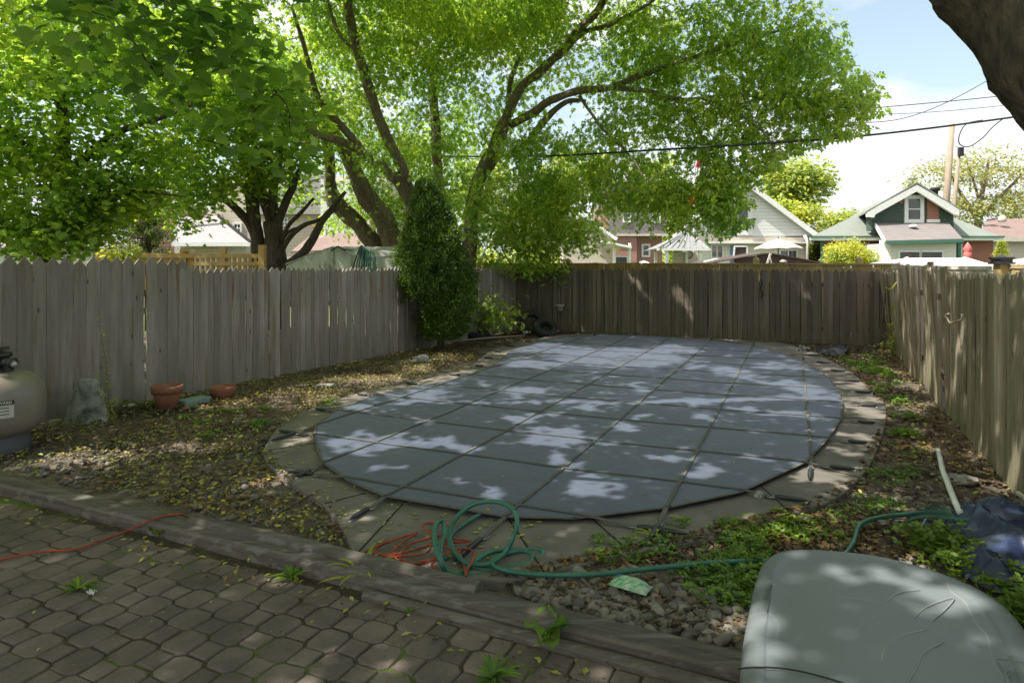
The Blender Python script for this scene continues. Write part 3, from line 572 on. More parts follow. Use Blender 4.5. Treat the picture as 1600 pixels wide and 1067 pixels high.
m_ = MB(); m_.beam((a.x-.03, a.y, a.z), (c.x-.03, c.y-.1, c.z), .06, .22); m_.build('bargeboard', MAT['white'], h)
m_ = MB(); m_.beam((a.x, a.y-.05, a.z-.02), (b.x, b.y-.05, b.z-.02), .06, .16); m_.build('gutter', MAT['green_trim'], h)
window(h, 1405, 394, 1436, 416, Yp, mull=0, bars=0); window(h, 1439, 394, 1471, 416, Yp, mull=0, bars=0)
rect(1379, 375, 1391, 430, Yp+1.2, .3).build('corner_post', MAT['white'], h)
rect(1493, 380, 1498, 430, Yf-.2, .1, -.2).build('downspout', MAT['green_trim'], h); rect(1498, 381, 1502, 430, Yf, .1, -.1).build('corner_board', MAT['white'], h)
rect(1281, 376, 1285, 430, Yf, .1, -.15).build('downspout', MAT['green_trim'], h); window(h, 1352, 383, 1372, 400, Yf, mull=0)
m_ = MB(); c = P(1429, 284, Yg); m_.tube([c+Vector((0, .2, -.1)), c+Vector((0, .2, .12))], .03, 6); m_.lathe([(.02, 0), (.16, .05), (.27, .14)], c+Vector((-.12, 0, .03)), 14, True, False); m_.build('satellite_dish', MAT['offwhite'], h)
c = P(1427, 354, 34.4); MB().lathe([(.2, 0), (.2, .1), (.1, .16)], (c.x, c.y, c.z-.05), 14).build('roof_vent', MAT['white'], h)
# --- far right brown roofed bungalow
h = thing('bungalow', 'low pale bungalow with brown shingle roof at the far right', 'house', (37, 44, 0))
Yb = 44; MB().box(X_(1535, Yb), Yb, -.05, X_(1900, Yb), Yb+9, Z_(374, Yb)).build('wall', MAT['siding_beige'], h)
a, b, c, d = P(1528, 374, Yb-.5), P(1910, 374, Yb-.5), P(1830, 345, Yb+3.5), P(1543, 345, Yb+3.5)
roof_slab([a, b, c, d], .15).build('roof', MAT['shingle_brown'], h); m_ = MB(); m_.beam(a, b, .08, .3); m_.build('fascia', MAT['offwhite'], h)
c = P(1566, 347, Yb+1.5); MB().lathe([(.25, 0), (.25, .3), (.12, .45)], c, 10).build('roof_vent', MAT['offwhite'], h)
# --- white gabled cottage
h = thing('cottage', 'white clapboard cottage with wide gable and narrow dark attic window', 'house', (14, 38, 0))
Yc = 38; MB().hexa([(X_(1066, Yc)+s*2.6, Yc+s*9, z) if k else (X_(1262, Yc)+s*2.6, Yc+s*9, z) for z in (-.05, Z_(374, Yc)) for k, s in ((1, 0), (0, 0), (0, 1), (1, 1))]).build('wall', MAT['siding_cream'], h)
face([(1060, 372), (1165, 291), (1268, 369)], Yc, .4, -.15).build('gable_wall', MAT['siding_white'], h)
MB().box(X_(1062, Yc), Yc-.2, Z_(379, Yc), X_(1266, Yc), Yc-.05, Z_(371, Yc)).build('fascia', MAT['siding_beige'], h)
MB().box(X_(1062, Yc), Yc-.5, Z_(381, Yc), X_(1266, Yc), Yc-.2, Z_(378.5, Yc)).build('awning_edge', MAT['white'], h)
pk = P(1165, 285, Yc-.5)
for s_, q in ((-1, P(1052, 372, Yc-.5)), (1, P(1276, 368, Yc-.5))):
    m_ = MB(); m_.beam(q, pk, .12, .28); m_.build('bargeboard', MAT['white'], h)
    roof_slab([(q.x, q.y, q.z+.1), (pk.x, pk.y, pk.z+.1), (pk.x+2.6, Yc+9, pk.z+.1), (q.x+2.6, Yc+9, q.z+.1)][::s_], .1).build('roof', MAT['shingle_dgrey'], h)
window(h, 1154, 322, 1168, 360, Yc-.15, mull=0, bars=1, fw=.28)
c = P(1154, 320, Yc-.5); MB().lathe([(.05, -.25), (.3, -.1), (.42, .1), (.28, .35), (0.03, .42)], c, 12).build('gable_lamp', MAT['white'], h)
MB().box(X_(1141, Yc), Yc-.1, 0, X_(1146, Yc), Yc-.02, Z_(384, Yc)).build('door_trim', MAT['blue_paint'], h)
d_ = rect(1150, 384, 1166, 430, Yc, .06, -.08).build('door', MAT['blue_paint'], h); rect(1153, 390, 1163, 404, Yc, .02, -.1).build('pane', MAT['glass'], d_)
window(h, 1112, 384, 1128, 402, Yc, mull=1, bars=0); window(h, 1219, 392, 1244, 410, Yc, mull=1, bars=0)
m_ = MB(); m_.tube([P(1257, 368, Yc-.5), P(1262, 378, Yc-.5), P(1261, 430, Yc-.5)], .08, 6); m_.build('downspout', MAT['white'], h)
# --- two-storey brick and grey house behind the big tree's crown
h = thing('two_storey_house', 'red brick house with grey upper storey behind the drooping leaves', 'house', (5, 42, 0))
Yh = 41; face([(958, 430), (958, 366), (995, 366), (995, 430)], Yh, 8).build('wall', MAT['brick_pink'], h)
MB().box(X_(995, Yh), Yh+.6, 0, X_(1038, Yh), Yh+8, Z_(366, Yh)).build('wing_wall', MAT['brick_pink'], h)
MB().box(X_(950, Yh), Yh-.1, Z_(367, Yh), X_(1041, Yh), Yh+8.2, Z_(284, Yh)).build('upper_wall', MAT['shingle_dgrey'], h)
MB().box(X_(938, Yh), Yh-.0, Z_(368, Yh), X_(952, Yh), Yh+3, Z_(322, Yh)).build('chimney', MAT['brick_pink'], h)
m_ = MB(); a, b = P(945, 284, Yh-.5), P(1048, 284, Yh-.5); c = P(996, 262, Yh-.3)
m_.add([a, b, b+Vector((0, 9, 0)), a+Vector((0, 9, 0)), c+Vector((0, 3, 0)), c+Vector((0, 6, 0))], [(0, 1, 4), (1, 2, 5, 4), (2, 3, 5), (3, 0, 4, 5), (3, 2, 1, 0)]); m_.build('roof', MAT['shingle_dgrey'], h)
MB().box(X_(956, Yh), Yh-.2, Z_(369, Yh), X_(1043, Yh), Yh-.1, Z_(366, Yh)).build('ledge', MAT['offwhite'], h)
window(h, 1005, 384, 1013, 399, Yh+.6, mull=0, fw=.12); window(h, 975, 335, 984, 346, Yh-.1, mull=0); window(h, 1020, 335, 1030, 347, Yh-.1, mull=0)
# beige lean-to house with white sloping roof edge
h = thing('annex', 'beige low annex with white sloping roof edge and lean to porch', 'house', (3.5, 39, 0))
Ya = 38; face([(880, 430), (880, 345), (912, 338), (957, 372), (957, 430)], Ya, 2.5).build('wall', MAT['siding_beige'], h)
m_ = MB(); m_.beam(P(905, 334, Ya-.3), P(963, 374, Ya-.3), .6, .18); m_.build('roof', MAT['white'], h)
m_ = MB(); m_.beam(P(940, 378, Ya-1), P(984, 387, Ya-1), 1.2, .12); m_.build('porch_roof', MAT['white'], h)
for x in (958, 982): MB().box(X_(x, Ya-1), Ya-1.1, 0, X_(x, Ya-1)+.13, Ya-.97, Z_(380, Ya-1)).build('post', MAT['white'], h)
window(h, 962, 402, 979, 425, Ya-.2, mull=0, bars=0)
# --- gazebo
g_ = thing('gazebo', 'small square gazebo with ribbed grey metal roof and ring wreath', 'gazebo', (8, 27, 0))
Yz = 27; ce = P(1068, 388, Yz); ap = P(1072, 370, Yz+1.2); hw = X_(1108, Yz)-ce.x
m_ = MB(); k = 4; e = [(ce.x-hw, Yz, ce.z), (ce.x+hw, Yz, ce.z), (ce.x+hw, Yz+2.4, ce.z), (ce.x-hw, Yz+2.4, ce.z), (ap.x-.2, Yz+1.0, ap.z+.12), (ap.x+.2, Yz+1.0, ap.z+.12), (ap.x+.2, Yz+1.4, ap.z+.12), (ap.x-.2, Yz+1.4, ap.z+.12)]
m_.add(e, [(3, 2, 1, 0), (0, 1, 5, 4), (1, 2, 6, 5), (2, 3, 7, 6), (3, 0, 4, 7), (4, 5, 6, 7)])
for i in range(9):
    f = i/8; m_.beam(Vector((ce.x-hw+2*hw*f, Yz-.01, ce.z+.02)), Vector((ap.x-.2+.4*f, Yz+1.0, ap.z+.14)), .035, .035)
m_.build('roof', MAT['metal'], g_); MB().box(ce.x-hw-.05, Yz-.06, ce.z-.1, ce.x+hw+.05, Yz-.005, ce.z-.005).build('fascia', MAT['white'], g_)
for x, y in ((1043, 0), (1095, 0), (1043, 2.1), (1095, 2.1)): MB().box(X_(x, Yz)-.06, Yz+.05+y, 0, X_(x, Yz)+.06, Yz+.17+y, ce.z-.09).build('post', MAT['white'], g_)
MB().box(X_(1052, Yz+2.3), Yz+2.3, 0, X_(1094, Yz+2.3), Yz+2.36, ce.z-.1).build('back_panel', MAT['siding_beige'], g_)
m_ = MB(); c = P(1077, 398, Yz+2.2); m_.tube([c+Vector((math.cos(a)*.15, 0, math.sin(a)*.15)) for a in np.linspace(0, 2*math.pi, 25)], .022, 6); m_.build('wreath', MAT['black'], g_)
# --- parasols
def parasol(label, px, ptop, prim, pr, Y, mt, bot=1.2):
    t_ = thing('parasol', label, 'parasol', (X_(px, Y), Y, 0)); c = Vector((X_(px, Y), Y, 0)); r = pr/F*Y; zt, zr_ = Z_(ptop, Y), Z_(prim, Y)
    m_ = MB(); vs = [c+Vector((0, 0, zt))]; n_ = 8
    for ring, (rr, dz) in enumerate(((.5, .42), (1, 1), (1.0, 1.12))):
        for i in range(n_*2):
            a = math.pi*i/n_; sag = 0 if i % 2 == 0 else .05*ring*r*.3; vs.append(c+Vector((math.cos(a)*r*rr*(1 if i % 2 == 0 else .95), math.sin(a)*r*rr*(1 if i % 2 == 0 else .95), zt-(zt-zr_)*dz+sag)))
    q = n_*2; fs = [(0, 1+i, 1+(i+1) % q) for i in range(q)]
    for k_ in range(2): fs += [(1+k_*q+i, 1+(k_+1)*q+i, 1+(k_+1)*q+(i+1) % q, 1+k_*q+(i+1) % q) for i in range(q)]
    m_.add(vs, fs); o = m_.build('canopy', MAT[mt], t_); so_ = o.modifiers.new('solid', 'SOLIDIFY'); so_.thickness = .01
    m_ = MB(); m_.tube([c, c+Vector((0, 0, zt+.1))], .025, 8); m_.build('pole', MAT['rubber'], t_); return t_
parasol('open pale pink parasol before the white cottage', 1216, 373, 388, 37, 33, 'pink')
parasol('low round white parasol top just above the fence before the brick house', 1006, 407, 413, 13, 30, 'white')
t_ = thing('parasol', 'closed red parasol beside the brick wall', 'parasol', (X_(1512, 31), 31, 0)); c = Vector((X_(1512, 31), 31, 0))
MB().lathe([(.20, Z_(408, 31)), (.17, Z_(395, 31)), (.13, Z_(393, 31)), (.21, Z_(390, 31)), (.12, Z_(384, 31)), (.03, Z_(380, 31))], c, 9).build('canopy', MAT['pinkred'], t_)
m_ = MB(); m_.tube([c, c+Vector((0, 0, Z_(379, 31)))], .025, 6); m_.build('pole', MAT['offwhite'], t_)
# --- brown canvas awning, pale shed roofs
t_ = thing('canvas_shelter', 'low brown canvas shelter with ridged roof beyond the back fence', 'shelter', (X_(1200, 19), 19, 0)); Yt = 19
pts = [(1092, 414), (1150, 403), (1190, 396), (1204, 395), (1245, 402), (1294, 412)]
m_ = MB(); fr = [P(x, y, Yt) for x, y in pts]; bk = [p+Vector((.3, 2.6, .05)) for p in fr]; n_ = len(fr)
m_.add(fr+bk, [(i, i+1, n_+i+1, n_+i) for i in range(n_-1)]); o = m_.build('canvas_roof', MAT['tent'], t_); o.modifiers.new('solid', 'SOLIDIFY').thickness = .03
m_ = MB(); m_.prism([P(1150, 404, Yt+.1), P(1204, 397, Yt+.1), P(1288, 413, Yt+.1), P(1288, 430, Yt+.1), P(1150, 430, Yt+.1)], (0, .04, 0)); m_.build('side_cloth', MAT['tent'], t_)
m_ = MB(); m_.beam(P(1196, 420, Yt-.05), P(1204, 396, Yt-.05), .05, .05); m_.beam(P(1207, 420, Yt-.05), P(1202, 398, Yt-.05), .07, .02); m_.build('strut', MAT['offwhite'], t_)
def shed_roof(label, x0, x1, yt, ye, xt0, xt1, Y, dep=2.6):
    t_ = thing('garden_shed', label, 'shed', (X_((x0+x1)/2, Y), Y, 0)); a, b = P(x0, ye, Y), P(x1, ye, Y); c, d = P(xt1, yt, Y+dep/2), P(xt0, yt, Y+dep/2)
    m_ = MB(); m_.add([a, b, b+Vector((0, dep, 0)), a+Vector((0, dep, 0)), d, c], [(0, 1, 5, 4), (1, 2, 5), (2, 3, 4, 5), (3, 0, 4), (3, 2, 1, 0)]); m_.build('roof', MAT['shingle_white'], t_)
    MB().box(a.x+.1, Y+.1, 0, b.x-.1, Y+dep-.1, a.z-.01).build('wall', MAT['siding_white'], t_)
    m_ = MB(); m_.beam(a-Vector((0, .02, 0)), b-Vector((0, .02, 0)), .04, .1); m_.beam(a, d, .06, .05); m_.beam(b, c, .06, .05); m_.build('trim', MAT['white'], t_)
shed_roof('pale shingled hip roof shed right behind the leaning pickets', 1386, 1560, 403, 419, 1418, 1506, 16)
shed_roof('pale roofed shed peeping beside the black capped post', 1578, 1720, 402, 419, 1612, 1690, 17)
# --- small things between fence and houses
t_ = thing('step_frame', 'white frame with dark panel standing before the cottage door', 'frame', (X_(1157, 21), 21, 0)); Yq = 21
m_ = MB()
for x in (1146, 1167): m_.beam(P(x+(2 if x < 1150 else 0), 385, Yq), P(x-2 if x < 1150 else x+2, 430, Yq), .04, .04)
for y in (385, 411): m_.beam(P(1148, y, Yq), P(1167, y, Yq), .04, .05)
m_.build('frame', MAT['white'], t_); rect(1148, 386, 1166, 411, Yq, .01, .02).build('mesh_panel', MAT['tent'], t_)
t_ = thing('garden_chair', 'white plastic chair back showing above the fence', 'chair', (X_(1111, 20), 20, 0))
m_ = MB(); m_.beam(P(1101, 409, 20), P(1120, 405, 20), .35, .04); m_.beam(P(1101, 412, 20), P(1121, 410, 20), .03, .06); m_.build('seat', MAT['white'], t_)
for x in (1102, 1119): m_ = MB(); m_.beam(P(x, 408, 20), P(x+1, 490, 20), .035, .035); m_.build('leg', MAT['white'], t_)
t_ = thing('bird_feeder', 'small pale domed lantern feeder above the back fence', 'bird feeder', (X_(1224, 16), 16, 0)); c = P(1224, 409, 16)
MB().lathe([(.06, -.13), (.06, -.03), (.04, -.02)], c, 12).build('reservoir', MAT['metal'], t_); MB().lathe([(.095, -.02), (.085, .02), (.03, .05)], c, 14).build('lid', MAT['offwhite'], t_)
m_ = MB(); m_.tube([Vector((c.x, c.y, 0)), c-Vector((0, 0, .12))], .015, 6); m_.build('stake', MAT['metal'], t_)
t_ = thing('flagpole', 'white flagpole with limp red and white flag among the leaves', 'flagpole', (X_(1092, 30), 30, 0)); c0 = P(1094, 244, 30); c1 = P(1084, 340, 30)
m_ = MB(); m_.tube([Vector((c1.x, 30, 0)), c1, c0], .035, 8); m_.build('pole', MAT['white'], t_)
def cloth(pts, w, mt, nm):
    m_ = MB(); vs = []; n_ = len(pts)
    for i, (x, y) in enumerate(pts):
        for k in range(7):
            f = k/6-.5; p = P(x, y, 30); vs.append((p.x+f*w[i]+.03*math.sin(k*2.1+i), 30+.10*math.sin(k*2.6+i*.5)-.05, p.z))
    m_.add(vs, [(i*7+k, i*7+k+1, i*7+8+k, i*7+7+k) for i in range(n_-1) for k in range(6)], True); o = m_.build(nm, MAT[mt], t_); o.modifiers.new('s', 'SOLIDIFY').thickness = .012
cloth([(1092, 243), (1092, 252), (1090, 262)], [.1, .22, .24], 'red', 'flag'); cloth([(1090, 262), (1088, 280), (1087, 296)], [.24, .22, .22], 'white', 'flag_white_band'); cloth([(1087, 296), (1085, 304), (1081, 312), (1080, 320)], [.25, .3, .36, .2], 'red', 'flag_fly_end')
# --- left: big beige house, metal shed
h = thing('beige_house', 'large beige sided house with grey roof behind the dark forked tree', 'house', (-10, 30, 0)); Yl = 29
face([(285, 430), (285, 372), (332, 308), (372, 272), (600, 272), (600, 430)], Yl, 7, .6).build('wall', MAT['siding_beige'], h)
a, b, c, d = P(270, 382, Yl-.8), P(392, 382, Yl-.8), P(342, 341, Yl+.55), P(278, 341, Yl+.55)
roof_slab([a, b, c, d], .1).build('porch_roof', MAT['shingle_grey'], h); m_ = MB(); m_.beam(a-Vector((0, .05, 0)), b-Vector((0, .05, 0)), .1, .17); m_.build('gutter', MAT['white'], h)
m_ = MB(); m_.beam(b+Vector((0, -.02, .1)), c+Vector((0, -.05, .1)), .1, .1); m_.build('hip_cap', MAT['rubber'], h)
MB().box(X_(280, Yl), Yl-.4, 0, X_(390, Yl), Yl+.4, Z_(384, Yl)).build('porch_wall', MAT['offwhite'], h)
m_ = MB(); m_.beam(P(285, 366, Yl-.05), P(334, 303, Yl-.05), .1, .2); m_.beam(P(334, 303, Yl-.05), P(374, 268, Yl-.05), .1, .2); m_.build('bargeboard', MAT['white'], h)
window(h, 367, 351, 376, 363, Yl+.6, fw=.08); window(h, 441, 342, 449, 352, Yl+.6, fw=.06)
MB().box(X_(395, Yl), Yl+.2, Z_(334, Yl), X_(500, Yl), Yl+.6, Z_(272, Yl)).build('upper_band', MAT['shingle_grey'], h)
MB().box(X_(500, Yl), Yl+.1, Z_(366, Yl), X_(592, Yl), Yl+.6, Z_(280, Yl)).build('side_wall', MAT['siding_white'], h)
MB().box(X_(490, Yl), Yl-.1, Z_(372, Yl), X_(504, Yl), Yl+.6, Z_(350, Yl)).build('chimney_foot', MAT['brick'], h); window(h, 514, 330, 518, 341, Yl+.1, mull=0)
m_ = MB(); m_.tube([P(497, 352, Yl-.2), P(507, 353, Yl-.2), P(508, 368, Yl-.2), P(478, 384, Yl-1)], .06, 6); m_.build('gutter_pipe', MAT['white'], h)
a, b = P(455, 396, Yl-2), P(600, 392, Yl-2); c, d = P(600, 367, Yl), P(488, 369, Yl)
roof_slab([a, b, c, d], .1).build('rear_roof', MAT['shingle_brown'], h)
h = thing('small_house', 'low dark roofed outbuilding glimpsed through leaves at far left', 'outbuilding', (-16, 26, 0))
MB().box(X_(-40, 24), 24, 0, X_(160, 24), 28, Z_(388, 24)).build('wall', MAT['siding_cream'], h)
roof_slab([P(-50, 390, 23.6), P(230, 392, 23.6), P(200, 355, 26), P(-50, 350, 26)], .1).build('roof', MAT['shingle_dgrey'], h)
h = thing('brick_house', 'pink brick house half hidden behind the spruce', 'house', (-17, 36, 0))
MB().box(X_(150, 34), 34, 0, X_(275, 34), 40, Z_(318, 34)).build('wall', MAT['brick_pink'], h); roof_slab([P(140, 320, 33.4), P(290, 320, 33.4), P(270, 275, 37), P(160, 275, 37)], .1).build('roof', MAT['shingle_grey'], h)
window(h, 256, 318, 262, 330, 34, mull=0)
s_ = thing('metal_shed', 'pale green metal shed with low gambrel roof above the left fence', 'shed', (X_(540, 14.6), 14.6, 0)); Ys = 14.6
face([(447, 470), (447, 416), (455, 411), (486, 397), (519, 387), (558, 392), (588, 416), (588, 470)], Ys, 2.4).build('wall', MAT['shed'], s_)
m_ = MB(); pr = [(446, 414), (486, 396), (519, 386), (552, 391)]
m_.tube([P(x, y, Ys-.04) for x, y in pr], .012, 5); m_.build('trim', MAT['metal'], s_)
a, b, c, d = P(519, 385, Ys), P(556, 391, Ys), P(648, 393, Ys+.6), P(628, 384, Ys+1.2)
roof_slab([P(519, 386.5, Ys-.06), P(560, 402, Ys-.06), P(655, 402, Ys+.3), P(632, 387, Ys+1.0)], .02).build('roof', MAT['metal'], s_)
roof_slab([P(520, 386, Ys+.02), P(446, 413, Ys+.02), P(446, 413, Ys)+Vector((0, 2.4, 0)), P(520, 386, Ys)+Vector((0, 2.4, 0))][::-1], .02).build('roof_side', MAT['shed'], s_)
face([(585, 470), (585, 403), (652, 403), (652, 470)], Ys+.1, 2.0).build('side_wall', MAT['shed'], s_)
m_ = MB(); m_.beam(P(517, 392, Ys-.1), P(528, 385, Ys-.1), .03, .03); m_.beam(P(528, 385, Ys-.1), P(540, 392, Ys-.1), .03, .03); m_.build('ridge_vent', MAT['rubber'], s_)
# ---------------------------------------------------------------- poles and cables
def upole(label, x0, y0_, x1, y1, Y, r0, r1):
    t_ = thing('utility_pole', label, 'utility pole', (X_(x1, Y), Y, 0)); a, b = P(x0, y0_, Y), P(x1, y1, Y); d = (b-a)/(b.z-a.z); base = b-d*b.z
    m_ = MB(); m_.tube([base, b.lerp(a, .3), a], [r1*1.1, r1, r0], 12); m_.build('shaft', MAT['pole'], t_); return t_
t1 = upole('thick tan wooden utility pole leaning slightly behind the green gable', 1488, 194, 1476, 345, 46, .17, .23)
t2 = upole('thinner grey pole with looping wire beside the thick pole', 1499, 232, 1489, 345, 45, .11, .14)
m_ = MB(); c = P(1499, 238, 45); m_.box(c.x-.2, c.y-.3, c.z-.3, c.x+.12, c.y-.1, c.z+.3); m_.build('insulator_box', MAT['cable'], t2)
upole('slim pale pole between the leaning trunks behind the shed', 579, 285, 583, 385, 24, .11, .13)
def cable(label, pts, Y, r, nm='cable'):
    m_ = MB(); m_.tube(smooth_path([P(x, y, Y if not isinstance(Y, (list, tuple)) else Y[i]) for i, (x, y) in enumerate(pts)], 8), r, 6); return tag(m_.build(nm, MAT['cable']), label, 'cable')
cable('thick black overhead cable running past the big tree to the right', [(1700, 166), (1600, 181), (1450, 201), (1300, 217), (1150, 227), (1000, 236), (880, 243), (780, 245), (600, 243)], [14, 13, 12.5, 12, 11.3, 12.3, 14.5, 17, 19], .020)
cable('uppermost thin wire left of the right trunk', [(1700, 130), (1575, 149), (1400, 166), (1200, 182), (1000, 190)], 34, .022)
cable('thin drooping service wire crossing below the near limb', [(1620, 80), (1554, 120), (1480, 160), (1420, 183), (1370, 191), (1300, 192)], 30, .018)
cable('faint thin wire just above the thick cable', [(1700, 150), (1590, 163), (1430, 177), (1200, 184)], 46, .02)
cable('black wire loop hanging from the thick cable by the poles', [(1535, 188), (1510, 194), (1499, 212), (1500, 226), (1515, 229), (1535, 216), (1550, 200), (1567, 186)], 14, .012)
cable('thin dark wire slanting through the upper left leaves', [(-100, 50), (10, 85), (80, 122), (170, 165), (240, 192), (330, 222), (420, 243)], 14, .012)
# ---------------------------------------------------------------- trees
LEAFLET = [(0, 0, 0), (.35, .16, .03), (.45, 0, 0), (.35, -.16, .03)]
def compound(nl=5):       # drooping pinnate leaf: pairs of long pointed leaflets
    V = []; Fq = []
    def lf(o, d, l, w):
        o = np.array(o); d = np.array(d, float); d /= np.linalg.norm(d); s_ = np.cross(d, [0, 0, 1.0]); s_ /= np.linalg.norm(s_)
        b = len(V); V.extend([o, o+d*l*.4+s_*w+np.array([0, 0, .02]), o+d*l, o+d*l*.4-s_*w+np.array([0, 0, .02])]); Fq.append([b, b+1, b+2, b+3])
    lf((.5, 0, -.02), (1, 0, -.25), .5, .13)
    for x, l in ((.45, .42), (.2, .36)):
        lf((x, 0, 0), (.75, .8, -.2), l, .11); lf((x, 0, 0), (.75, -.8, -.2), l, .11)
    return np.array(V), np.array(Fq)
def maple_leaf():
    out = [(0, 0), (.12, .30), (.02, .52), (.34, .40), (.52, .60), (.60, .28), (1.0, .0), (.60, -.28), (.52, -.60), (.34, -.40), (.02, -.52), (.12, -.30)]
    V = [(.35, 0, 0)]+[(x, y, -.16*abs(y)-.12*x*x) for x, y in out]; n_ = len(out)
    return np.array(V), np.array([[0, 1+i, 1+(i+1) % n_] for i in range(n_)])
def simple_leaf(): return np.array([(0, 0, 0), (.45, .30, .05), (1, 0, -.08), (.45, -.30, .05)]), np.array([[0, 1, 2, 3]])
TPL = {'comp': compound(), 'maple': maple_leaf(), 'quad': simple_leaf()}
def blobs_pts(blobs, rng):
    out = []
    for (cx, cy, cz), (rx, ry, rz), n_ in blobs:
        q = rng.normal(size=(n_, 3)); q /= np.linalg.norm(q, axis=1)[:, None]; q *= (rng.uniform(.12, 1, n_)**.42)[:, None]
        out.append(q*np.array([rx, ry, rz])+np.array([cx, cy, cz]))
    return np.concatenate(out)
def tree(name, label, base, limbs, blobs, bark, leaf, tpl='quad', lsize=.1, per=40, spread=.4, droop=-.5, seed=1, group=None, cat='tree', mask=None, tw=.006, extra=None, flat=.35, hang=0, smooth_leaf=False, minr=.006, shade=False):
    rng = np.random.default_rng(seed); t_ = thing(name, label, cat, base, group)
    mb = MB(); nodes = []; nrad = []
    for pts, radii in limbs:
        sp = smooth_path(pts, 5); rr = np.interp(np.linspace(0, 1, len(sp)), np.linspace(0, 1, len(radii)), radii)
        sp2 = [p+Vector((mnoise.noise(p*2.3), mnoise.noise(p*2.3+Vector((9, 0, 0))), 0))*.5*min(r, .08) for p, r in zip(sp, rr)]
        mb.tube(sp2, [r*(1+.12*mnoise.noise(p*4)) for p, r in zip(sp2, rr)], (36 if radii[0] > .15 else 16) if radii[0] > .06 else 7, ridge=.10 if radii[0] > .06 else 0)
        st = max(1, len(sp)//5) if len(sp) > 30 else 1
        for i, (p, r) in enumerate(zip(sp2, rr)):
            if i > len(sp2)*.25 or radii[0] < .05: nodes.append(tuple(p)); nrad.append(r)
    C_ = blobs_pts(blobs, rng)
    if mask is not None: C_ = C_[mask(C_)]
    nodes = np.array(nodes); nrad = np.array(nrad)
    d0 = np.array([np.min(np.linalg.norm(nodes-c, axis=1)) for c in C_]); C_ = C_[np.argsort(d0)]
    NB = np.zeros((len(nodes)+len(C_)*4, 3)); NR = np.zeros(len(NB)); k = len(nodes); NB[:k] = nodes; NR[:k] = nrad
    dirs = np.zeros_like(C_)
    for ci, c in enumerate(C_):
        v = NB[:k]-c; dd = np.sqrt((v**2).sum(1))*(1+.25*(NB[:k, 2] > c[2]+.3)); j = int(np.argmin(dd)); a = NB[j]; L_ = np.linalg.norm(c-a)
        r0 = min(NR[j]*.75, .006+.0075*L_*1.6+.002); r0 = max(r0, minr)
        mid = a+(c-a)*.5+rng.normal(size=3)*.08*L_+np.array([0, 0, .10*L_]); q1 = a+(mid-a)*.5+rng.normal(size=3)*.03*L_; q3 = mid+(c-mid)*.5+rng.normal(size=3)*.03*L_
        ps = [Vector(a), Vector(q1), Vector(mid), Vector(q3), Vector(c)]
        if L_ > .15: mb.tube(ps, [r0, r0*.85, r0*.7, r0*.5, minr*.5], 5 if r0 > .012 else 4, False)
        for q, r in ((q1, r0*.85), (mid, r0*.7), (q3, r0*.5), (c, minr*.7)): NB[k] = q; NR[k] = r; k += 1
        dirs[ci] = (c-a)/max(L_, .01)
    mb.build('trunk', MAT[bark], t_)
    n_ = len(C_)*per; ci = np.repeat(np.arange(len(C_)), per)
    # leaves: along the last stretch of each twig, drooping round the tip
    back = rng.uniform(0, 1, n_)**1.5; sizes = rng.uniform(.6, 1.25, len(C_))[ci]
    off = rng.normal(size=(n_, 3))*spread*.45*sizes[:, None]; off[:, 2] *= .75
    pos = C_[ci]+off-dirs[ci]*(back*spread*.9)[:, None]
    pos[:, 2] -= hang*np.abs(off[:, 0]+off[:, 1])*.6
    tilt = rng.normal(droop, flat, n_); yaw = np.arctan2(off[:, 1], off[:, 0])+rng.normal(0, .9, n_); roll = rng.normal(0, .5, n_)
    if extra is not None:
        pos = np.concatenate([pos, extra]); e = len(extra); tilt = np.concatenate([tilt, rng.normal(droop, flat, e)]); yaw = np.concatenate([yaw, rng.uniform(0, 6.28, e)]); roll = np.concatenate([roll, rng.normal(0, .5, e)])
    keep = pos[:, 2] > .15
    if mask is not None: keep &= mask(pos)
    if shade: keep &= shaded(pos)
    pos, tilt, yaw, roll = pos[keep], tilt[keep], yaw[keep], roll[keep]
    tv, tf = TPL[tpl]
    scatter('crown', tv, tf, pos, rotmats(len(pos), rng, tilt, yaw, roll), lsize*rng.uniform(.65, 1.25, len(pos)), MAT[leaf], t_, smooth_leaf)
    return t_
def B(px, py, Y, rx, rz, ry, n_):    # blob given by its photo column/row at depth Y, radii in photo pixels (rx, rz) and metres (ry)
    p = P(px, py, Y); return (tuple(p), (rx/F*Y, ry, rz/F*Y), n_)
def PL(l): return [P(*q) for q in l]
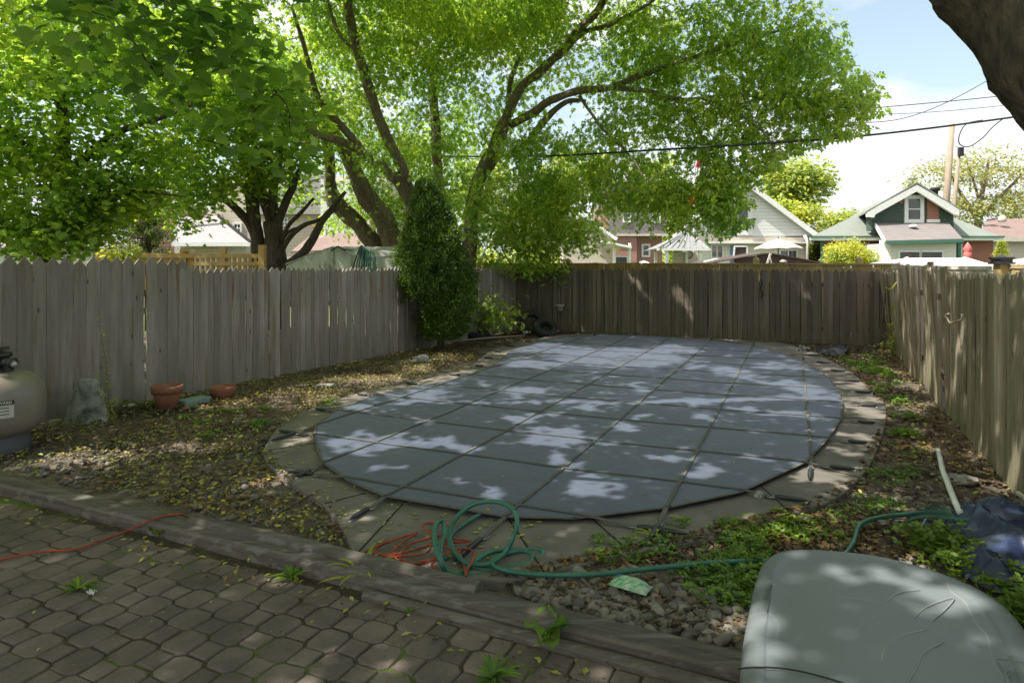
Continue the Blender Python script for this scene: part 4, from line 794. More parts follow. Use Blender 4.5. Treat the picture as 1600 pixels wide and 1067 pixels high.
# openings cut through crowns and added leaves, shaping where sun patches land (photo column, row, half sizes, height of the lit surface)
OPEN = [(575, 695, 72, 20), (682, 695, 42, 8), (602, 731, 22, 6), (716, 750, 38, 9), (724, 699, 32, 8), (936, 758, 74, 24), (868, 684, 56, 20), (881, 722, 38, 14), (963, 692, 38, 6), (1046, 717, 48, 10), (1180, 716, 28, 6), (1100, 741, 44, 7), (1255, 606, 40, 13), (1262, 650, 30, 7), (1152, 582, 30, 11), (1170, 639, 20, 4), (1104, 651, 18, 5), (1225, 574, 44, 6), (970, 557, 125, 17), (860, 545, 66, 9), (838, 570, 52, 7), (1060, 545, 40, 7), (818, 653, 25, 6), (828, 610, 44, 7), (900, 625, 18, 4), (1000, 600, 22, 5), (1010, 650, 22, 4),
 (470, 682, 24, 11), (453, 740, 14, 7), (1342, 637, 34, 14), (1280, 740, 64, 20), (1193, 802, 18, 10), (1345, 600, 20, 6), (130, 705, 95, 15), (300, 687, 44, 7), (585, 588, 52, 9), (655, 572, 24, 5), (170, 777, 26, 6), (465, 840, 28, 8), (420, 745, 18, 9), (95, 852, 26, 9), (440, 893, 22, 13), (415, 972, 26, 9), (930, 1025, 24, 18), (560, 868, 90, 9, .12), (1445, 600, 30, 18), (1400, 575, 20, 8), (1462, 690, 20, 10), (1378, 790, 44, 10), (1320, 700, 26, 8), (1500, 720, 16, 8), (300, 930, 22, 9),
 (1320, 897, 150, 19, .62), (1225, 1005, 85, 50, .62), (1430, 935, 80, 24, .62), (1580, 990, 35, 22, .62), (1590, 850, 30, 14, .2), (1090, 850, 36, 12), (1240, 830, 50, 12), (1420, 860, 30, 10)]
ST = np.array([sun_dir.x/sun_dir.z, sun_dir.y/sun_dir.z]); EL = []
for q in OPEN:
    z = q[4] if len(q) > 4 else .07; c = G(q[0], q[1], z); a = G(q[0]+q[2], q[1], z).x-c.x; b = (G(q[0], q[1]-q[3], z).y-G(q[0], q[1]+q[3], z).y)/2; EL.append((c.x-ST[0]*z, c.y-ST[1]*z, a, b))
EL = np.array(EL)
def sunhit(p): return p[:, :2]-ST[None]*p[:, 2:3]
def shaded(p, keepp=.015, rg=np.random.default_rng(91)):
    """False for leaves removed to let sun patches and small flecks through"""
    g = sunhit(p); wob = np.stack([np.sin(g[:, 0]*7+g[:, 1]*3)+np.sin(g[:, 1]*13+1), np.sin(g[:, 1]*8-g[:, 0]*4)+np.sin(g[:, 0]*15)], 1)*.05+np.stack([np.sin(g[:, 1]*31+g[:, 0]*9), np.sin(g[:, 0]*27-g[:, 1]*12)], 1)*.03; g0 = g; g = g+wob; r = np.full(len(g), 9.0)
    for e in EL: r = np.minimum(r, ((g[:, 0]-e[0])/e[2])**2+((g[:, 1]-e[1])/e[3])**2)
    r = r*(1+.55*np.sin(g0[:, 0]*23+g0[:, 1]*5)*np.sin(g0[:, 1]*17-g0[:, 0]*7)+.35*np.sin(g0[:, 0]*41-3*g0[:, 1])); r = (r > 1) | (rg.uniform(size=len(g)) < keepp)
    fl = np.sin(3.1*g[:, 0]+1.7*g[:, 1])+np.sin(5.3*g[:, 0]-4.1*g[:, 1]+2)+np.sin(-2.2*g[:, 0]+7.3*g[:, 1]+1)+np.sin(9.7*g[:, 0]+3.3*g[:, 1]); r = r & (fl < np.where((g[:, 1] > 4.2) & (g[:, 0] > -2), 2.15, 3.2)); return r
def shade_leaves(n, sel, hlo, hhi, seed):  # added leaves without twigs, lifted towards the sun to block it, mostly unseen
    rg = np.random.default_rng(seed); g = np.stack([rg.uniform(-9, 9.5, n), rg.uniform(.5, 18, n)], 1)
    g = g[(g[:, 0] > -.95*g[:, 1]-2) & (g[:, 0] < .62*g[:, 1]+2.2)]; u = g[:, 0]*.5; w = g[:, 1]*.5
    h = (hlo+hhi)/2+(hhi-hlo)*.3*(np.sin(u*2.1+w)+np.sin(w*2.7-u))*.6+rg.normal(0, (hhi-hlo)*.12, len(g)); p = np.concatenate([g+ST[None]*h[:, None], h[:, None]], 1)
    p = p[sel(p)]; x = p[:, 0]/np.maximum(p[:, 1], .1)*F+800; y = Y0-(p[:, 2]-H)/np.maximum(p[:, 1], .1)*F
    return p[(p[:, 1] < .3) | (y < -15) | (x < -40) | ((p[:, 1] > 11) & (x < 880))]
selE = lambda p: (p[:, 1] >= 6.3) & (p[:, 0] > -5); selM = lambda p: p[:, 1] < 6.3; selL = lambda p: (p[:, 1] >= 6.3) & (p[:, 0] <= -5)
# big multi-stem elder in the back left corner
bs = P(692, 530, 17.6); bs.z = -.05
def BK(b, s=1.0):   # push a blob of the big crown behind its limbs, same size in space
    (x, y, z), r, n_ = b; return ((x*(y+s)/y, y+s, H+(z-H)*(y+s)/y), r, n_)
def frust(c):   # keeps the sky window at upper right and the house view clear of this crown, as the tree itself does: its crown ends there
    x = c[:, 0]/c[:, 1]*F+800; y = Y0-(c[:, 2]-H)/c[:, 1]*F
    lim = np.interp(y, [-400, 0, 60, 110, 150, 180, 215, 245, 270, 300, 350, 380, 420], [1330, 1345, 1365, 1385, 1412, 1415, 1340, 1270, 1222, 1205, 1195, 1130, 900])
    lim = lim-30*np.abs(np.sin(y*.11))-20*np.abs(np.sin(y*.041+1)); gap = (np.abs(x-1087-4*np.sin(y*.2)) < 9) & (y > 242) & (y < 322) & (np.sin(y*.9+x*.7) > -.75); return (x < lim) & ~gap
limbs = [
 ([bs, P(675, 440, 17.4), P(655, 360, 17), P(642, 308, 16.6)], [.30, .24, .21, .19]),
 ([P(645, 318, 16.7), P(612, 272, 16), P(572, 242, 15.6), P(535, 222, 15.2), P(500, 212, 15), P(455, 190, 14.6)], [.17, .14, .12, .10, .085, .04]),
 ([P(572, 243, 15.6), P(540, 205, 15.3), P(515, 178, 15), P(496, 148, 14.6), P(480, 90, 14), P(455, 10, 13.2)], [.10, .09, .08, .07, .05, .03]),
 ([P(645, 320, 16.7), P(628, 262, 16), P(597, 200, 15.4), P(575, 130, 15), P(556, 72, 14.6), P(545, 20, 14.2), P(540, -60, 13.5)], [.16, .13, .12, .11, .10, .095, .06]),
 ([P(560, 80, 14.6), P(530, 55, 14.5), P(510, -10, 14.2), P(505, -80, 14)], [.05, .045, .035, .02]),
 ([bs, P(688, 420, 17.6), P(684, 300, 17.5), P(682, 215, 17.3), P(677, 130, 17), P(676, 92, 16.8)], [.22, .18, .14, .12, .115, .11]),
 ([P(676, 95, 16.8), P(664, 60, 16.6), P(655, 20, 16.4), P(640, -60, 16)], [.07, .06, .05, .03]),
 ([P(677, 95, 16.8), P(690, 60, 16.7), P(695, 20, 16.5), P(720, -60, 16)], [.08, .07, .06, .03]),
 ([bs+Vector((.25, 0, 0)), P(728, 430, 17.2), P(735, 370, 17), P(740, 312, 16.8), P(752, 270, 16.5), P(768, 238, 16.2)], [.26, .21, .20, .19, .17, .16]),
 ([P(768, 240, 16.2), P(790, 185, 15.6), P(812, 140, 15.2), P(845, 112, 14.8), P(880, 78, 14.4), P(905, 48, 14), P(935, 15, 13.6), P(975, -60, 13)], [.13, .12, .11, .11, .10, .09, .08, .05]),
 ([P(885, 74, 14.4), P(915, 50, 14), P(950, 40, 13.6), P(1000, 15, 13), P(1060, -30, 12.5)], [.06, .055, .05, .04, .02]),
 ([P(800, 195, 15.8), P(830, 178, 15.3), P(860, 158, 14.8), P(905, 142, 14.3), P(955, 137, 13.8), P(1000, 118, 13.4), P(1060, 98, 12.9), P(1120, 78, 12.4), P(1190, 55, 12), P(1260, 40, 11.8)], [.11, .10, .09, .085, .07, .065, .05, .04, .03, .015]),
 ([P(955, 138, 13.8), P(1010, 142, 13.4), P(1060, 156, 13), P(1110, 152, 12.6), P(1170, 150, 12.3), P(1250, 160, 12), P(1330, 170, 11.8)], [.06, .05, .045, .035, .03, .02, .012]),
 ([P(800, 240, 16), P(822, 225, 15.6), P(850, 190, 15.2), P(885, 160, 14.8), P(915, 158, 14.6)], [.09, .085, .08, .06, .04]),
 ([P(740, 300, 16.8), P(775, 250, 16.6), P(790, 200, 16.5), P(800, 120, 16.3), P(830, 60, 16), P(850, 0, 15.6)], [.08, .07, .07, .06, .05, .03]),
 ([P(1100, 155, 12.6), P(1150, 175, 12.2), P(1200, 215, 12), P(1215, 260, 11.9)], [.03, .025, .018, .008]),
 ([P(1050, 150, 13), P(1085, 190, 12.8), P(1105, 240, 12.7), P(1115, 300, 12.6)], [.03, .024, .016, .008]),
 ([P(905, 150, 14.3), P(940, 200, 14), P(990, 250, 13.6), P(1020, 310, 13.4)], [.04, .03, .02, .01]),
]
blobs = [B(520, 110, 14.5, 130, 100, 2.0, 90), B(650, 60, 15.5, 120, 100, 2.2, 110), B(620, 200, 16.5, 110, 80, 1.6, 60), B(690, 190, 17, 90, 90, 1.3, 60), B(800, 60, 15, 120, 90, 2.2, 110),
         B(760, 190, 16, 90, 70, 1.6, 50), B(930, 60, 14, 130, 80, 2.0, 90), B(1060, 60, 13, 130, 70, 1.8, 120), B(1190, 70, 12.2, 110, 75, 1.6, 120), B(1290, 110, 11.8, 90, 60, 1.4, 95), B(1330, 165, 11.8, 70, 40, 1.0, 40),
         B(1230, 170, 12, 100, 60, 1.3, 75), B(1110, 180, 12.8, 100, 60, 1.4, 80), B(1120, 265, 12.6, 60, 50, .9, 60), B(1100, 320, 12.4, 26, 30, .5, 16), B(1150, 350, 12.4, 14, 20, .3, 6), B(1180, 340, 12, 22, 10, .3, 6), B(1175, 280, 12.2, 32, 42, .7, 22), B(990, 220, 13.6, 90, 70, 1.4, 90), B(870, 250, 14.8, 90, 70, 1.5, 90),
         B(960, 300, 13.8, 70, 40, 1.0, 60), B(1040, 290, 13.2, 45, 45, .8, 40), B(850, 330, 15.2, 70, 60, 1.2, 90), B(1000, 130, 13.6, 90, 60, 1.4, 50), B(1240, 240, 12, 40, 25, .6, 14)]
blobs = [BK(b, .9) if b[0][1] > 13.5 else BK(b, .3) for b in blobs]; blobs = [(c, r, int(n_*.62)) for c, r, n_ in blobs]
blobs += [B(1060, 325, 12.8, 14, 26, .3, 8), B(1108, 335, 12.5, 14, 34, .3, 10), B(1150, 345, 12.3, 16, 30, .3, 14), B(1178, 330, 12.1, 12, 26, .3, 11), B(1120, 290, 12.4, 30, 34, .4, 14), B(742, 335, 15.6, 26, 36, .4, 9), B(765, 290, 15.4, 30, 26, .4, 9), B(700, 270, 15.6, 34, 30, .4, 9), B(830, 215, 14.6, 50, 36, .6, 14), B(590, 250, 15, 30, 26, .4, 5), B(1195, 265, 12, 14, 34, .3, 10), B(1242, 238, 12, 16, 18, .3, 7), B(1290, 215, 11.9, 18, 14, .3, 7), B(1375, 185, 11.8, 22, 12, .3, 10), B(1390, 150, 11.8, 16, 16, .3, 8), B(1370, 90, 11.8, 16, 26, .3, 8), B(1350, 40, 11.8, 22, 26, .3, 9), B(1020, 300, 13, 16, 26, .3, 8)]
blobs += [((-2, 15.5, 10.5), (4.5, 4.5, 2.6), 110), ((2.5, 13.0, 9.3), (4.2, 3.6, 2.2), 110), ((5.5, 11.2, 7.4), (2.6, 2.4, 1.2), 40), ((-4.5, 12.5, 8.6), (2.8, 2.6, 1.8), 70), ((-2.6, 10.3, 7.9), (2.8, 2.4, 1.2), 85), ((-4.6, 8.4, 7.6), (2.6, 2.2, 1.0), 60)]  # upper crown; last two clumps added out of view to shade the pool
tree('elder_tree', 'big multi stemmed tree in the corner, limbs arching right over the covered pool', bs, limbs, blobs, 'bark', 'leaf_elder', 'comp', .185, 30, .56, -.75, 3, 'trees around the yard', mask=frust, hang=.3, shade=True, extra=shade_leaves(210000, selE, 6.3, 8.6, 61))
# lower leafy suckers right of the conifer
b2 = Vector((.2, 17.9, -.05))
tree('elder_sapling', 'bright yellow green young tree leaning over the fence corner above the tyres', b2, [([b2, P(815, 470, 17.6), P(822, 420, 17.2), P(815, 350, 17)], [.07, .06, .05, .02]), ([P(822, 430, 17.2), P(850, 400, 16.8), P(880, 370, 16.5)], [.03, .02, .01]), ([P(820, 440, 17.2), P(790, 400, 17), P(770, 350, 17)], [.03, .02, .01]), ([P(818, 470, 17.6), P(780, 500, 15.5), P(760, 490, 15)], [.025, .02, .01])],
     [B(830, 330, 16.8, 60, 45, 1.0, 42), B(790, 375, 16.6, 45, 36, .9, 28), B(860, 375, 16.5, 60, 32, .9, 42), B(910, 370, 16.2, 40, 20, .6, 18), B(835, 415, 16.2, 50, 12, .5, 18), B(770, 420, 16.4, 24, 16, .4, 9), B(766, 478, 15.2, 16, 20, .3, 8), B(785, 492, 15, 18, 8, .3, 6)], 'bark', 'leaf_elder', 'comp', .17, 26, .5, -.5, 5, 'trees around the yard')
# two leaning trunks behind the shed
b3 = P(612, 500, 20); b3.z = -.05
tree('leaning_tree', 'pale double trunked tree leaning left behind the metal shed', b3, [
 ([b3, P(592, 400, 20), P(565, 358, 19.8), P(542, 334, 19.6), P(523, 314, 19.5), P(517, 290, 19.4), P(514, 240, 19), P(500, 180, 18.6)], [.30, .27, .25, .24, .25, .17, .15, .10]),
 ([b3+Vector((.3, 0, 0)), P(612, 385, 19.8), P(598, 340, 19.6), P(576, 312, 19.4), P(556, 270, 19), P(538, 235, 18.7), P(520, 200, 18.4), P(505, 150, 18)], [.34, .32, .30, .28, .22, .19, .16, .10])],
 [B(510, 140, 18, 110, 80, 2, 90), B(560, 230, 19.5, 90, 50, 1.5, 50), B(600, 280, 20.5, 70, 60, 1.2, 50), B(540, 330, 21, 50, 30, 1.2, 22), B(640, 340, 20.5, 50, 50, 1.2, 40), B(720, 340, 20.5, 60, 70, 1.4, 70), B(700, 250, 20, 80, 70, 1.6, 80)], 'bark', 'leaf_elder', 'comp', .20, 26, .7, -.6, 8, 'trees around the yard')
# dark forked maple left
b4 = P(425, 500, 17.5); b4.z = -.05
tree('forked_maple', 'dark trunked maple with several low spreading limbs beyond the left fence', b4, [
 ([b4-Vector((.35, 0, 0)), P(406, 420, 17.5), P(402, 380, 17.4), P(396, 335, 17.2), P(392, 290, 17), P(380, 220, 16.5), P(350, 120, 16)], [.22, .20, .19, .17, .15, .11, .05]),
 ([P(403, 385, 17.4), P(390, 352, 17.2), P(368, 325, 17), P(345, 310, 16.8), P(310, 303, 16.5)], [.12, .11, .10, .08, .04]),
 ([b4+Vector((.05, 0, 0)), P(431, 440, 17.5), P(430, 390, 17.4), P(425, 345, 17.3)], [.32, .28, .27, .22]),
 ([P(426, 350, 17.3), P(412, 310, 17.2), P(405, 270, 17), P(390, 180, 16.5)], [.16, .13, .11, .05]),
 ([P(427, 348, 17.3), P(427, 300, 17.2), P(436, 250, 17), P(440, 150, 16.5)], [.14, .12, .10, .05]),
 ([P(430, 352, 17.3), P(445, 318, 17.1), P(458, 290, 16.9), P(480, 230, 16.5)], [.13, .11, .09, .04]),
 ([P(435, 425, 17.5), P(458, 408, 17.3), P(478, 390, 17.1), P(495, 362, 16.9), P(512, 335, 16.8), P(540, 300, 16.6)], [.14, .13, .12, .10, .08, .04]),
 ([P(436, 400, 17.4), P(452, 372, 17.2), P(476, 352, 17), P(498, 344, 16.8), P(530, 325, 16.6)], [.08, .07, .06, .05, .03]),
 ([P(436, 385, 17.4), P(450, 355, 17.1), P(472, 330, 16.9), P(490, 310, 16.8)], [.07, .055, .05, .03]),
 ([P(440, 375, 17.3), P(452, 362, 17.2), P(466, 355, 17.1)], [.05, .04, .02])],
 [B(300, 100, 15.5, 170, 110, 2.6, 200), B(420, 160, 16, 100, 80, 2, 90), B(340, 240, 16, 100, 50, 1.6, 95), B(450, 245, 16.6, 70, 40, 1.4, 50), B(300, 290, 15.6, 70, 40, 1.2, 60), B(470, 300, 18.5, 45, 20, 1, 14), B(280, 345, 15, 22, 26, .5, 14), B(400, 285, 17, 60, 24, 1, 30), B(330, 180, 15, 110, 60, 1.5, 90)],
 'bark_dark', 'leaf_maple', 'maple', .135, 17, .62, -.5, 12, 'trees around the yard')
# leafy tree at far left
b5 = P(60, 600, 12.5); b5.z = -.05
tree('leafy_maple', 'dense leafy tree at far left drooping over the picket tops', b5, [
 ([b5, P(70, 380, 12.5), P(90, 300, 12.4), P(100, 200, 12.2), P(80, 60, 12)], [.2, .17, .14, .11, .05]),
 ([P(90, 300, 12.4), P(140, 240, 12.2), P(190, 205, 12), P(250, 185, 11.8), P(300, 165, 11.6)], [.08, .07, .06, .045, .03]),
 ([P(130, 250, 12.3), P(175, 215, 12), P(215, 240, 11.8), P(230, 260, 11.6)], [.04, .035, .025, .01]), ([P(85, 330, 12.4), P(160, 310, 12), P(220, 300, 11.8), P(290, 308, 11.6)], [.06, .045, .03, .015]),
 ([P(90, 280, 12.4), P(30, 220, 12), P(-60, 170, 11.5)], [.08, .06, .03])],
 [B(60, 300, 12, 110, 80, 1.5, 190), B(40, 370, 11.6, 85, 32, .8, 70), B(180, 310, 12, 70, 50, 1.0, 95), B(120, 370, 11.8, 50, 22, .6, 36), B(100, 180, 12, 130, 80, 1.6, 130), B(60, 60, 12, 150, 90, 2.0, 150), B(230, 250, 12, 60, 50, 1, 50), B(-90, 240, 11.5, 90, 150, 1.6, 100), B(-180, 60, 11, 150, 150, 1.8, 80), B(190, 60, 12.5, 130, 90, 1.8, 70), ((-5.6, 9.6, 5.9), (2.3, 2.0, 1.1), 85), ((-7.5, 9, 5.6), (2, 2, 1.4), 60)],  # last two clumps added to shade the left bed
 'bark_dark', 'leaf_maple', 'maple', .115, 18, .5, -.5, 14, 'trees around the yard', tw=.004, shade=True, extra=shade_leaves(60000, selL, 5.2, 7.2, 62))
tree('lime_sapling', 'small yellow green leafy sprig poking up behind the left pickets', Vector((X_(190, 8.6), 8.6, 0)), [([P(190, 600, 8.6), P(192, 420, 8.5), P(188, 395, 8.5)], [.015, .012, .006])], [B(190, 396, 8.5, 24, 10, .15, 16)], 'bark', 'leaf_lime', 'quad', .07, 20, .14, -.3, 15)
# spruce
b6 = P(232, 500, 17); b6.z = 0
rng = np.random.default_rng(4); pos = []; mbx = MB()
sp_ = thing('spruce', 'sparse bluish young spruce beyond the yellow railing', 'tree', b6, 'trees around the yard')
mbx.tube([b6, P(232, 330, 17), P(233, 262, 17)], [.10, .06, .012], 8)
for i in range(70):
    f = rng.uniform(0, 1); zc = 1.1+f*3.1; a = rng.uniform(0, 6.28); L_ = (1-f*.86)*1.5*rng.uniform(.7, 1.1)
    p0 = Vector((b6.x, b6.y, zc)); p1 = p0+Vector((math.cos(a)*L_, math.sin(a)*L_, -.10*L_+.1)); mbx.tube([p0, p0.lerp(p1, .5)-Vector((0, 0, .08*L_)), p1], [.014, .01, .004], 4, False)
    for k in range(int(90*L_)): t = rng.uniform(.15, 1); q = p0.lerp(p1, t); pos.append((q.x+rng.normal(0, .05), q.y+rng.normal(0, .05), q.z-rng.uniform(0, .16)-.08*L_*math.sin(t*3.1)))
mbx.build('trunk', MAT['bark_dark'], sp_); pos = np.array(pos)
scatter('crown', *TPL['quad'], pos, rotmats(len(pos), rng, rng.normal(-.5, .4, len(pos))), np.stack([rng.uniform(.10, .2, len(pos)), np.full(len(pos), .06), np.full(len(pos), .06)], 1), MAT['leaf_spruce'], sp_)
# upright conifer in front of the fence
b7 = G(688, 548); cv = thing('upright_cedar', 'dense dark green upright conifer shrub with bare lower left side', 'conifer', b7)
prof = [(284, 660, 663), (300, 655, 673), (320, 648, 689), (345, 640, 704), (370, 635, 714), (400, 622, 730), (425, 622, 738), (450, 622, 742), (475, 628, 742), (495, 640, 738), (512, 655, 728), (528, 668, 708)]
Yc7 = b7.y; m_ = MB(); m_.tube([b7-Vector((0, 0, .05)), P(689, 500, Yc7), P(684, 420, Yc7), P(672, 330, Yc7), P(662, 300, Yc7)], [.075, .065, .05, .03, .01], 9)
rng = np.random.default_rng(21); py = np.array([p[0] for p in prof]); pl = np.array([p[1] for p in prof]); pr_ = np.array([p[2] for p in prof])
n_ = 2100; yy = rng.uniform(290, 526, n_); l_ = np.interp(yy, py, pl); r_ = np.interp(yy, py, pr_); cx = (l_+r_)/2; hw = (r_-l_)/2*.93
a = rng.uniform(0, 2*np.pi, n_); rad = rng.uniform(.35, 1, n_)**.5; lump = 1+.12*np.sin(a*3+yy*.06)+np.array([mnoise.noise(Vector((math.cos(q)*2.2, math.sin(q)*2.2, w*.045))) for q, w in zip(a, yy)])*.16
X = (cx+hw*np.cos(a)*rad*lump-800)/F*Yc7; Y_ = Yc7+hw*np.sin(a)*rad*lump/F*Yc7; Z = H-(yy-Y0)/F*Yc7
bare = (yy > 462) & (cx+hw*np.cos(a)*rad < 668) & (rng.uniform(size=n_) > .1)
cc = np.stack([X, Y_, Z], 1)[~bare]; ax = np.stack([np.cos(a), np.sin(a)], 1)[~bare]
for i in range(0, len(cc), 12):
    p = Vector(cc[i]); zt = max(.35, p.z-.35); st = P(np.interp(Y0-(zt-H)/Yc7*F, [290, 420, 500, 548], [662, 684, 689, 689]), Y0-(zt-H)/Yc7*F, Yc7); m_.tube([st, st.lerp(p, .5)+Vector((0, 0, .04)), p], [.012, .008, .003], 4, False)
for i in range(46):
    y = random.uniform(455, 505); st = P(684, y+10, Yc7); e = P(random.uniform(636, 672), y-random.uniform(-14, 12), Yc7-random.uniform(.1, .5)); m_.tube([st, st.lerp(e, .5)-Vector((0, 0, .03)), e], [.008, .005, .0015], 4, False)
m_.build('trunk', MAT['bark_dark'], cv)
per = 56; ci = np.repeat(np.arange(len(cc)), per); N_ = len(ci); off = rng.normal(size=(N_, 3))*np.array([.036, .036, .055]); axr = ax[ci]
pos = cc[ci]+off+np.concatenate([axr, np.zeros((N_, 1))], 1)*rng.uniform(-.02, .09, N_)[:, None]
scatter('foliage', *TPL['quad'], pos, rotmats(N_, rng, rng.normal(.55, .5, N_), np.arctan2(axr[:, 1], axr[:, 0])+rng.normal(0, .8, N_), rng.normal(0, .8, N_)), np.stack([rng.uniform(.035, .075, N_), rng.uniform(.03, .05, N_), np.full(N_, .04)], 1), MAT['leaf_cedar'], cv)
# near maple whose limb crosses the upper right corner and whose crown shades the patio
b8 = Vector((3.9, 2.9, -.05))
lb = P(1650, 150, 2.75)
def near_mask(c):
    x = c[:, 0]/np.maximum(c[:, 1], .05)*F+800; y = Y0-(c[:, 2]-H)/np.maximum(c[:, 1], .05)*F
    inview = (c[:, 1] > .1) & (y > -25) & (x > -60) & (x < 1660)
    okleft = (x < 530) & (y < 285) & (y < 100+x*.42) & (c[:, 1] > 3.0)
    return ~inview | okleft
tree('near_maple', 'thick dark maple limb slanting across the upper right corner, large lobed leaves', b8, [
 ([b8, Vector((3.6, 2.85, .9)), Vector((3.0, 2.8, 1.8)), lb, P(1590, 62, 2.8), P(1530, -15, 2.85), P(1470, -90, 2.9), Vector((1.2, 3.0, 4.2)), Vector((.2, 3.2, 5.0))], [.26, .23, .20, .165, .155, .15, .14, .11, .06]),
 ([P(1560, 10, 2.85), P(1500, -18, 2.9), P(1440, -50, 3.0), P(1350, -130, 3.2), Vector((.9, 3.6, 4.2))], [.09, .075, .06, .05, .03]),
 ([Vector((1.2, 3.0, 4.2)), Vector((-.6, 3.4, 4.6)), Vector((-2.4, 3.9, 4.6)), Vector((-3.2, 4.4, 4.0))], [.08, .06, .04, .015]),
 ([Vector((1.2, 3.0, 4.2)), Vector((.4, 1.5, 5.2)), Vector((-.8, -.5, 5.8)), Vector((-2, -2.5, 6))], [.09, .07, .05, .02]),
 ([Vector((3.0, 2.8, 1.8)), Vector((3.3, 1.8, 3.2)), Vector((2.8, .2, 4.8)), Vector((2, -2, 6))], [.16, .13, .10, .04]),
 ([Vector((.2, 3.2, 5.0)), Vector((-2, 2.2, 5.6)), Vector((-4.5, 1.5, 5.8)), Vector((-6.5, 1.2, 5.6))], [.06, .05, .035, .015]),
 ([Vector((-.6, 3.4, 4.6)), Vector((-1.6, 5.2, 5.0)), Vector((-2.8, 6.6, 5.2))], [.04, .03, .012])],
 [B(430, 165, 4.3, 70, 40, .5, 6), B(330, 110, 4.5, 90, 50, .6, 6), B(480, 215, 4.4, 22, 22, .3, 3), B(250, 40, 4.4, 120, 50, .6, 7), ((-2.3, 4.1, 3.6), (1.1, .8, .6), 20), ((-3.3, 4.8, 4.2), (1.1, 1.0, .7), 14), ((-3.2, 5.4, 4.9), (2.0, 1.4, .6), 36), ((-1.5, 4.4, 4.4), (1.2, 1.1, .5), 26), ((-4.5, 2.5, 5.2), (2.6, 2.4, 1.2), 130), ((-1, 1.5, 5.6), (2.6, 2.6, 1.2), 130), ((2, .5, 5.4), (2.4, 2.8, 1.2), 95), ((-3, -1.5, 5.8), (3, 2.6, 1.4), 120), ((-6.5, 1, 5.6), (2.4, 3, 1.6), 110), ((-6.8, 4.5, 5.2), (2.0, 2.2, 1.3), 90), ((0, 4.8, 5.9), (2.4, 1.6, .7), 60), ((1.5, -3, 5.8), (3, 2.4, 1.3), 60)],
 'bark_dark', 'leaf_near', 'maple', .108, 32, .55, -.35, 31, 'trees around the yard', mask=near_mask, flat=.35, shade=True, extra=shade_leaves(190000, selM, 5.0, 6.8, 63))
# background trees
def bush(name, label, px, Y, limbs_px, bl, leaf, ls, per, sp, seed, bark='bark', cat='tree', group='trees behind the houses', tpl='quad', **k):
    b = Vector((X_(px, Y), Y, -.05)); lm = [([b if i == 0 else P(l[0][0], l[0][1], Y)]+[P(x, y, Y) for x, y in l[(0 if i == 0 else 1):]], r) for i, (l, r) in enumerate(limbs_px)]
    return tree(name, label, b, lm, [B(x, y, Y, rx, rz, ry, n_) for x, y, rx, rz, ry, n_ in bl], bark, leaf, tpl, ls, per, sp, -.3, seed, group, cat, minr=.02, **k)
bush('broadleaf_tree', 'tall airy green tree between the white cottage and green gable', 1232, 62, [([(1232, 400), (1235, 340), (1240, 280)], [.4, .3, .1]), ([(1235, 330), (1215, 290)], [.2, .08]), ([(1235, 330), (1265, 295)], [.2, .08])], [(1222, 285, 36, 26, 2.5, 70), (1262, 275, 40, 27, 2.5, 75), (1245, 310, 45, 24, 2.5, 60)], 'leaf_far', .5, 26, 1.1, 41)
bush('broadleaf_tree', 'yellow green fluffy tree lower beside the cottage roof', 1245, 52, [([(1248, 420), (1245, 360), (1240, 330)], [.3, .2, .08])], [(1230, 335, 40, 24, 2, 90), (1262, 350, 30, 30, 2, 70), (1285, 385, 20, 26, 1.5, 30)], 'leaf_lime', .35, 26, .8, 42)
bush('broadleaf_tree', 'small dark green tree left of the green shingled roof', 1310, 58, [([(1308, 420), (1310, 360)], [.2, .1])], [(1308, 352, 22, 20, 1.5, 60), (1330, 336, 8, 9, .6, 8)], 'leaf_far', .35, 26, .8, 43)
bush('open_tree', 'half bare olive leaved tree spreading behind the utility poles', 1530, 64, [([(1530, 420), (1528, 350), (1535, 300), (1545, 250)], [.45, .35, .25, .08]), ([(1528, 345), (1500, 300), (1480, 262)], [.22, .15, .05]), ([(1530, 340), (1570, 300), (1600, 270)], [.22, .15, .05]), ([(1532, 320), (1520, 280), (1510, 250)], [.15, .1, .04])], [(1465, 280, 50, 30, 3, 55), (1530, 262, 60, 32, 3, 90), (1590, 285, 50, 40, 3, 90), (1500, 330, 45, 26, 3, 70), (1610, 335, 45, 34, 3, 90), (1555, 330, 50, 26, 3, 70)], 'leaf_olive', .34, 17, 1.1, 44, 'bark')
bush('broadleaf_tree', 'pale green trees filling the gap behind the brick house', 1055, 60, [([(1055, 420), (1055, 340)], [.3, .12])], [(1050, 330, 30, 30, 2, 70), (1060, 375, 26, 22, 2, 50), (1030, 270, 50, 25, 2, 40)], 'leaf_far', .45, 26, 1.0, 45)
bush('broadleaf_tree', 'tall green trees behind the beige annex roof', 880, 55, [([(880, 420), (880, 300)], [.3, .12])], [(860, 300, 50, 40, 2, 90), (900, 270, 60, 40, 2, 80), (820, 340, 60, 50, 2, 80), (760, 300, 60, 60, 2, 80)], 'leaf_far', .45, 26, 1.0, 46)
bush('lime_shrub', 'rounded yellow green bush in front of the brick bungalow', 1330, 30, [([(1330, 460), (1330, 410)], [.08, .04])], [(1330, 398, 40, 24, 1.1, 190), (1330, 420, 40, 16, 1.1, 60)], 'leaf_lime', .11, 40, .3, 47, cat='shrub', group='shrubs beyond the back fence')
bush('hedge_plant', 'pale leafy hedge between the cottage and the brick bungalow', 1275, 42, [([(1275, 460), (1275, 415)], [.06, .03])], [(1275, 400, 16, 22, 1, 70)], 'leaf_far', .2, 26, .5, 48, cat='hedge', group='shrubs beyond the back fence')
